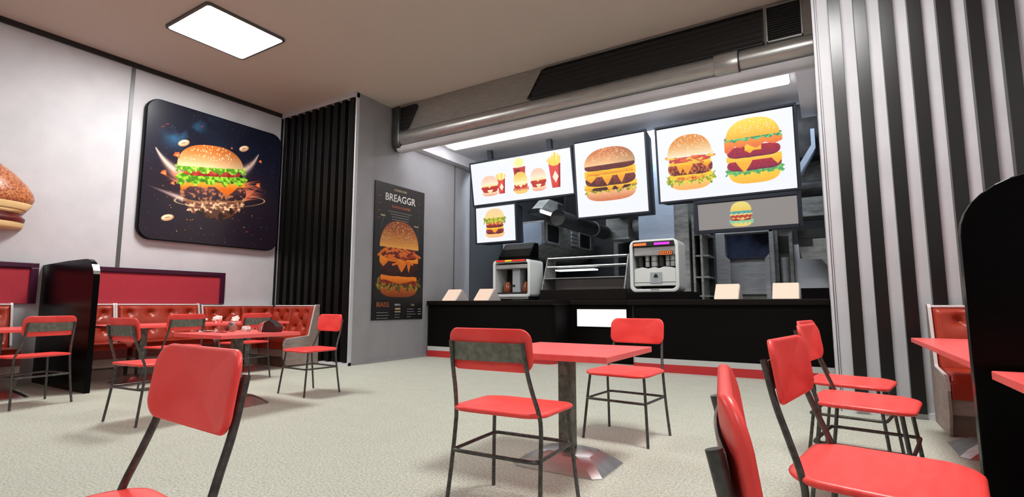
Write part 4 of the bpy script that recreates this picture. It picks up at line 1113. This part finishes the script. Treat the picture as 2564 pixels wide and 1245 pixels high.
# ------------------------------------------------------------------ tall poster beside the counter
y0_, y1_, z0_, z1_ = 6.378, 7.690, .735, 3.235
W, H = y1_ - y0_, z1_ - z0_
t = thing('wall_poster', 'tall black burger poster headed BREAGGR beside the counter', 'poster', (XA - .015, y0_, z0_))
MB().box(.001, 0, 0, .022, W, H).build('board', 'poster_black', t)
p = Pic(W - .02, 1.52, 300, (.105, .10, .11))
burger(p, .64, .05, 1.10, 1.42, [
    ('bot', 0, .16, .92, (.78, .42, .12), (.50, .20, .05)), ('leaf', .10, .26, 1.02, (.62, .50, .16), (.26, .20, .05)), ('leaf', .17, .25, .85, (.62, .14, .08), (.40, .08, .05)), ('cheese', .22, .28, .85, (.92, .50, .10), (.80, .40, .08), [(.0, .6, .8)]),
    ('patty', .27, .50, .92, (.30, .12, .07), (.14, .05, .04)), ('cheese', .46, .54, .92, (.93, .55, .12), (.86, .45, .08), [(-.75, .2, .9), (.10, .25, 1.7), (.45, .10, 1.7)]),
    ('patty', .50, .63, .88, (.50, .16, .12), (.30, .08, .08)), ('sticks', .50, .64, .90, (.86, .42, .12), (.62, .20, .10), 26), ('sticks', .42, .62, .8, (.88, .44, .12), (.76, .32, .10), 5),
    ('top', .64, 1.0, .93, (.58, .27, .08), (.90, .64, .30)), ('seeds', .62, 1.0, .9, (.85, .74, .56), (.40, .16, .05), 110, .0125)], 13)
p.put(p.poly([(.66, .75), (.665, .75), (.665, .97), (.66, .97)]), (.8, .6, .5))
p.put(p.poly([(.20, 1.52), (.206, 1.52), (.166, 1.32), (.16, 1.32)]), (.45, .45, .45)); p.put(p.poly([(1.10, 1.42), (1.105, 1.42), (1.155, 1.10), (1.15, 1.10)]), (.45, .45, .45))
pic_mesh(p, 'burger_picture', 'pic_print2', t, (.024, .01, .36), (0, 1, 0), (0, 0, 1))
def text(s_, size, m_, parent, y, z, width=None, name='lettering', x=.026, th=.0):
    cu = bpy.data.curves.new(name, 'FONT'); cu.body = s_; cu.size = size; cu.align_x = 'CENTER'; cu.align_y = 'CENTER'; cu.resolution_u = 3
    cu.offset = th
    o = bpy.data.objects.new(name, cu); C.objects.link(o)
    bpy.context.view_layer.update()
    dg = bpy.context.evaluated_depsgraph_get(); me = bpy.data.meshes.new_from_object(o.evaluated_get(dg))
    C.objects.unlink(o); bpy.data.objects.remove(o)
    xs = [v.co.x for v in me.vertices]; w_ = max(xs) - min(xs)
    k = width / w_ if width else 1
    for v in me.vertices: v.co = (x, v.co.x * k + y, v.co.y + z)
    me.materials.clear(); me.materials.append(M[m_])
    q = bpy.data.objects.new(name, me); C.objects.link(q); q.parent = parent; return q
text('BREAGGR', .19, 'print_white', t, .64, 2.245, .80, 'title_lettering', th=.003)
text('ZORRBRACEAR', .055, 'print_gold', t, .63, 2.405, .34, 'top_lettering', th=.001)
text('KARUHLBARRB', .062, 'print_orange', t, .66, 2.085, .48, 'subtitle_lettering', th=.001)
text('BIAISS', .125, 'print_orange', t, .25, .270, .30, 'lower_lettering', th=.0)
text('MENU', .05, 'print_white', t, .62, .270, .14, 'column_heading', th=.0005)
text('BUD', .050, 'print_gold', t, 1.03, .268, .09, 'column_heading', th=.001)
b = MB()
def dashes(b, y, z, w_, h_=.012, n=7):
    q = random.Random(int(y * 1000 + z * 777)); x = y
    while x < y + w_:
        L = q.uniform(.018, .05); b.box(.022, x, z, .0255, min(x + L, y + w_), z + h_); x += L + .008
for k, (w_, dy) in enumerate(((.62, .33), (.50, .38), (.46, .42), (.44, .42))): dashes(b, dy, 1.985 - .048 * k, w_)
for k in range(3): dashes(b, .11, .125 - .05 * k, .27 + .03 * (k == 1))
for k in range(4): dashes(b, .88, .185 - .048 * k, (.17, .19, .24, .1)[k])
for k in range(2): dashes(b, .56, .085 - .05 * k, .12)
b.build('fine_print', 'print_grey', t)
b = MB(); dashes(b, .56, .180, .14, .034); dashes(b, .56, .132, .14, .022)
for k in range(3): dashes(b, 1.18, .185 - .048 * k, .08)
dashes(b, .15, 1.875, .10, .03); dashes(b, 1.02, 1.775, .13, .022)
b.build('fine_print', 'print_gold', t)
b = MB()
for k in range(4): b.box(.022, .07, 2.235 - .135 * k, .0255, .14, 2.242 - .135 * k); 
b.build('side_marks', 'print_orange', t)
b = MB()
for k in range(4): b.box(.022, 1.13, 2.235 - .135 * k, .0255, 1.19, 2.241 - .135 * k)
b.build('side_marks', 'print_dim', t)

# ------------------------------------------------------------------ burger relief at the left edge
t = thing('burger_relief', 'giant burger model mounted on the wall, cut by the left edge of the picture', 'wall sculpture', (XL + .006, 1.50, 0))
def lens(prof, m_, name, rx=.42):
    """half-lathe against the wall: prof = (radius_y, z)"""
    n = 48; rg = []
    for r_, z in prof:
        ring = []
        for i in range(n + 1):
            a = PI * i / n; ring.append((math.sin(a) * r_ * rx + .0, -math.cos(a) * r_, z))
        rg.append(ring)
    b = MB(); b.rings(rg); return b.build(name, m_, t, smooth=50)
lens([(.79, 2.29), (.845, 2.31), (.865, 2.36), (.845, 2.44), (.78, 2.54), (.66, 2.67), (.50, 2.79), (.30, 2.875), (.10, 2.905), (.01, 2.908)], 'bun3d', 'top_bun')
lens([(.75, 2.215), (.80, 2.22), (.845, 2.285), (.84, 2.30)], 'cream', 'bun_underside')
lens([(.70, 2.16), (.75, 2.17), (.775, 2.195), (.76, 2.22)], 'cream', 'sauce_layer')
lens([(.60, 2.03), (.74, 2.04), (.785, 2.06), (.79, 2.10), (.76, 2.125), (.735, 2.13), (.73, 2.165), (.70, 2.17)], 'meat3d', 'patty')
lens([(.62, 1.96), (.74, 1.965), (.775, 1.99), (.78, 2.045), (.76, 2.05), (.74, 2.045)], 'cream', 'bottom_bun')

# ------------------------------------------------------------------ litter on the tables
def crumple(name, label, x, y, z, sx, sy, sz, m_, seed, cat='litter', group=None, flat=0.):
    k_ = 1.35 if z < .73 else 1.6
    if z < .5: k_ = 1
    sx, sy, sz = sx * k_, sy * k_, sz * (1.3 if sz > .02 else 1)
    rs_ = random.Random(seed); bm = bmesh.new(); bmesh.ops.create_icosphere(bm, subdivisions=3, radius=1)
    dirs = [(Vector((rs_.gauss(0, 1), rs_.gauss(0, 1), rs_.gauss(0, 1))).normalized(), rs_.uniform(.45, .9)) for _ in range(16)]
    for v in bm.verts:
        k = 1.0
        for d, c in dirs:
            q = v.co.normalized().dot(d)
            if q > c: k -= (q - c) * 1.1
        k *= rs_.uniform(.93, 1.07); v.co *= k
        v.co.x *= sx; v.co.y *= sy; v.co.z *= sz
    lo = min(v.co.z for v in bm.verts); cut = lo * .55
    for v in bm.verts:
        if v.co.z < cut: v.co.z = cut
        v.co.z -= cut
    me = bpy.data.meshes.new(name); bm.to_mesh(me); bm.free(); me.materials.append(M[m_])
    o = bpy.data.objects.new(name, me); C.objects.link(o); o.location = (x, y, z + .001); o.rotation_euler = (0, 0, rs_.uniform(0, 6))
    tag(o, label, cat, group); return o
ZS = .7205; ZL = .7455
crumple('crumpled_wrapper', 'white and brown wrapper heap at the left end of the litter on the square table', -5.56, 3.20, ZS, .070, .055, .055, 'paper_brown', 3)
crumple('paper_napkin', 'flat pale napkin in front of the left wrapper heap on the square table', -5.60, 2.97, ZS, .085, .07, .012, 'paper', 5)
crumple('flat_wrapper', 'flat pink printed wrapper in front of the clear cup on the square table', -5.33, 2.95, ZS, .08, .055, .012, 'paper_red', 6)
t = thing('plastic_cup', 'small clear cup with a white straw on the littered square table', 'cup', (-5.40, 3.12, ZS))
b = MB(); rg = [[(r_ * math.cos(k * PI / 8), r_ * math.sin(k * PI / 8), z) for k in range(16)] for r_, z in ((.022, 0.001), (.028, .06), (.026, .06), (.020, .004))]
b.rings(rg); b.build('cup_body', 'clear', t, smooth=50)
MB().cyl((0, 0, .006), (.035, .02, .13), .0025, n=8).build('straw', 'paper', t)
crumple('crumpled_wrapper', 'pinkish crumpled wrapper just right of the clear cup', -5.36, 3.26, ZS, .045, .05, .052, 'paper', 9)
crumple('crumpled_wrapper', 'small white crumpled ball in front of the striped carton', -5.24, 3.20, ZS, .038, .03, .03, 'paper', 12)
crumple('crumpled_wrapper', 'grey-white crumpled ball touching the striped carton', -5.22, 3.31, ZS, .035, .035, .042, 'paper_brown', 14)
t = thing('fries_carton', 'red and white striped carton with a red flap on the square table', 'carton', (-5.12, 3.28, ZS))
b = MB()
for k in range(5):
    a0, a1 = -.035 + .014 * k, -.021 + .014 * k
    b.add([(a0, -.02, 0), (a1, -.02, 0), (a1 * 1.25, -.028, .07), (a0 * 1.25, -.028, .07), (a0, .02, 0), (a1, .02, 0), (a1 * 1.25, .028, .07), (a0 * 1.25, .028, .07)],
          [(0, 1, 2, 3), (7, 6, 5, 4), (0, 3, 7, 4), (1, 5, 6, 2), (3, 2, 6, 7), (0, 4, 5, 1)], k % 2)
b.build('carton_body', ['band_red', 'paper'], t)
q = crumple('flap', '', 0, 0, .07, .040, .028, .026, 'red', 22); q.parent = t; q.location = (.0, 0, .068)
for k in ('label', 'category'):
    if k in q: del q[k]
t = thing('paper_carton', 'dark maroon open carton tilted at the right end of the litter', 'carton', (-5.00, 3.30, ZS), rz=R(20))
b = MB(); b.prism([(-.07, 0), (.095, 0), (.105, .055), (.02, .125), (-.045, .10)], 'y', -.055, .055); b.build('carton_body', 'bag', t, bevel=.004)
MB().add([(-.078, -.058, .0), (-.072, -.058, .0), (-.044, -.058, .112), (-.050, -.058, .112), (-.078, .058, .0), (-.072, .058, .0), (-.044, .058, .112), (-.050, .058, .112)],
         [(0, 1, 2, 3), (7, 6, 5, 4), (0, 3, 7, 4), (1, 5, 6, 2), (3, 2, 6, 7), (0, 4, 5, 1)]).build('carton_flap', 'paper', t)
for i, (x, y, sx_, sz_, m_, lb) in enumerate(((-7.92, 4.04, .10, .055, 'paper', 'white and red crumpled sheet at the left end of the litter on the long table'),
                                       (-7.84, 4.34, .075, .060, 'paper', 'crumpled white paper in the middle of the litter on the long table'),
                                       (-7.86, 4.60, .07, .062, 'paper', 'taller white crumpled paper right of the middle on the long table'),
                                       (-7.82, 4.80, .045, .03, 'paper', 'small white paper scrap at the right end of the litter on the long table'),
                                       (-7.60, 4.16, .05, .03, 'paper_red', 'red and white carton piece in front of the crumpled sheets on the long table'))):
    crumple('crumpled_paper', lb, x, y, ZL, sx_, sx_ * .9, sz_, m_, 40 + i)

# ------------------------------------------------------------------ world and view
w = bpy.data.worlds.new('world'); scene.world = w; w.use_nodes = True
w.node_tree.nodes['Background'].inputs[0].default_value = (.5, .52, .6, 1)
w.node_tree.nodes['Background'].inputs[1].default_value = 0.0
scene.view_settings.view_transform = 'Standard'; scene.view_settings.look = 'None'
scene.view_settings.exposure = 0.0; scene.view_settings.gamma = 1.0; scene.view_settings.use_curve_mapping = False
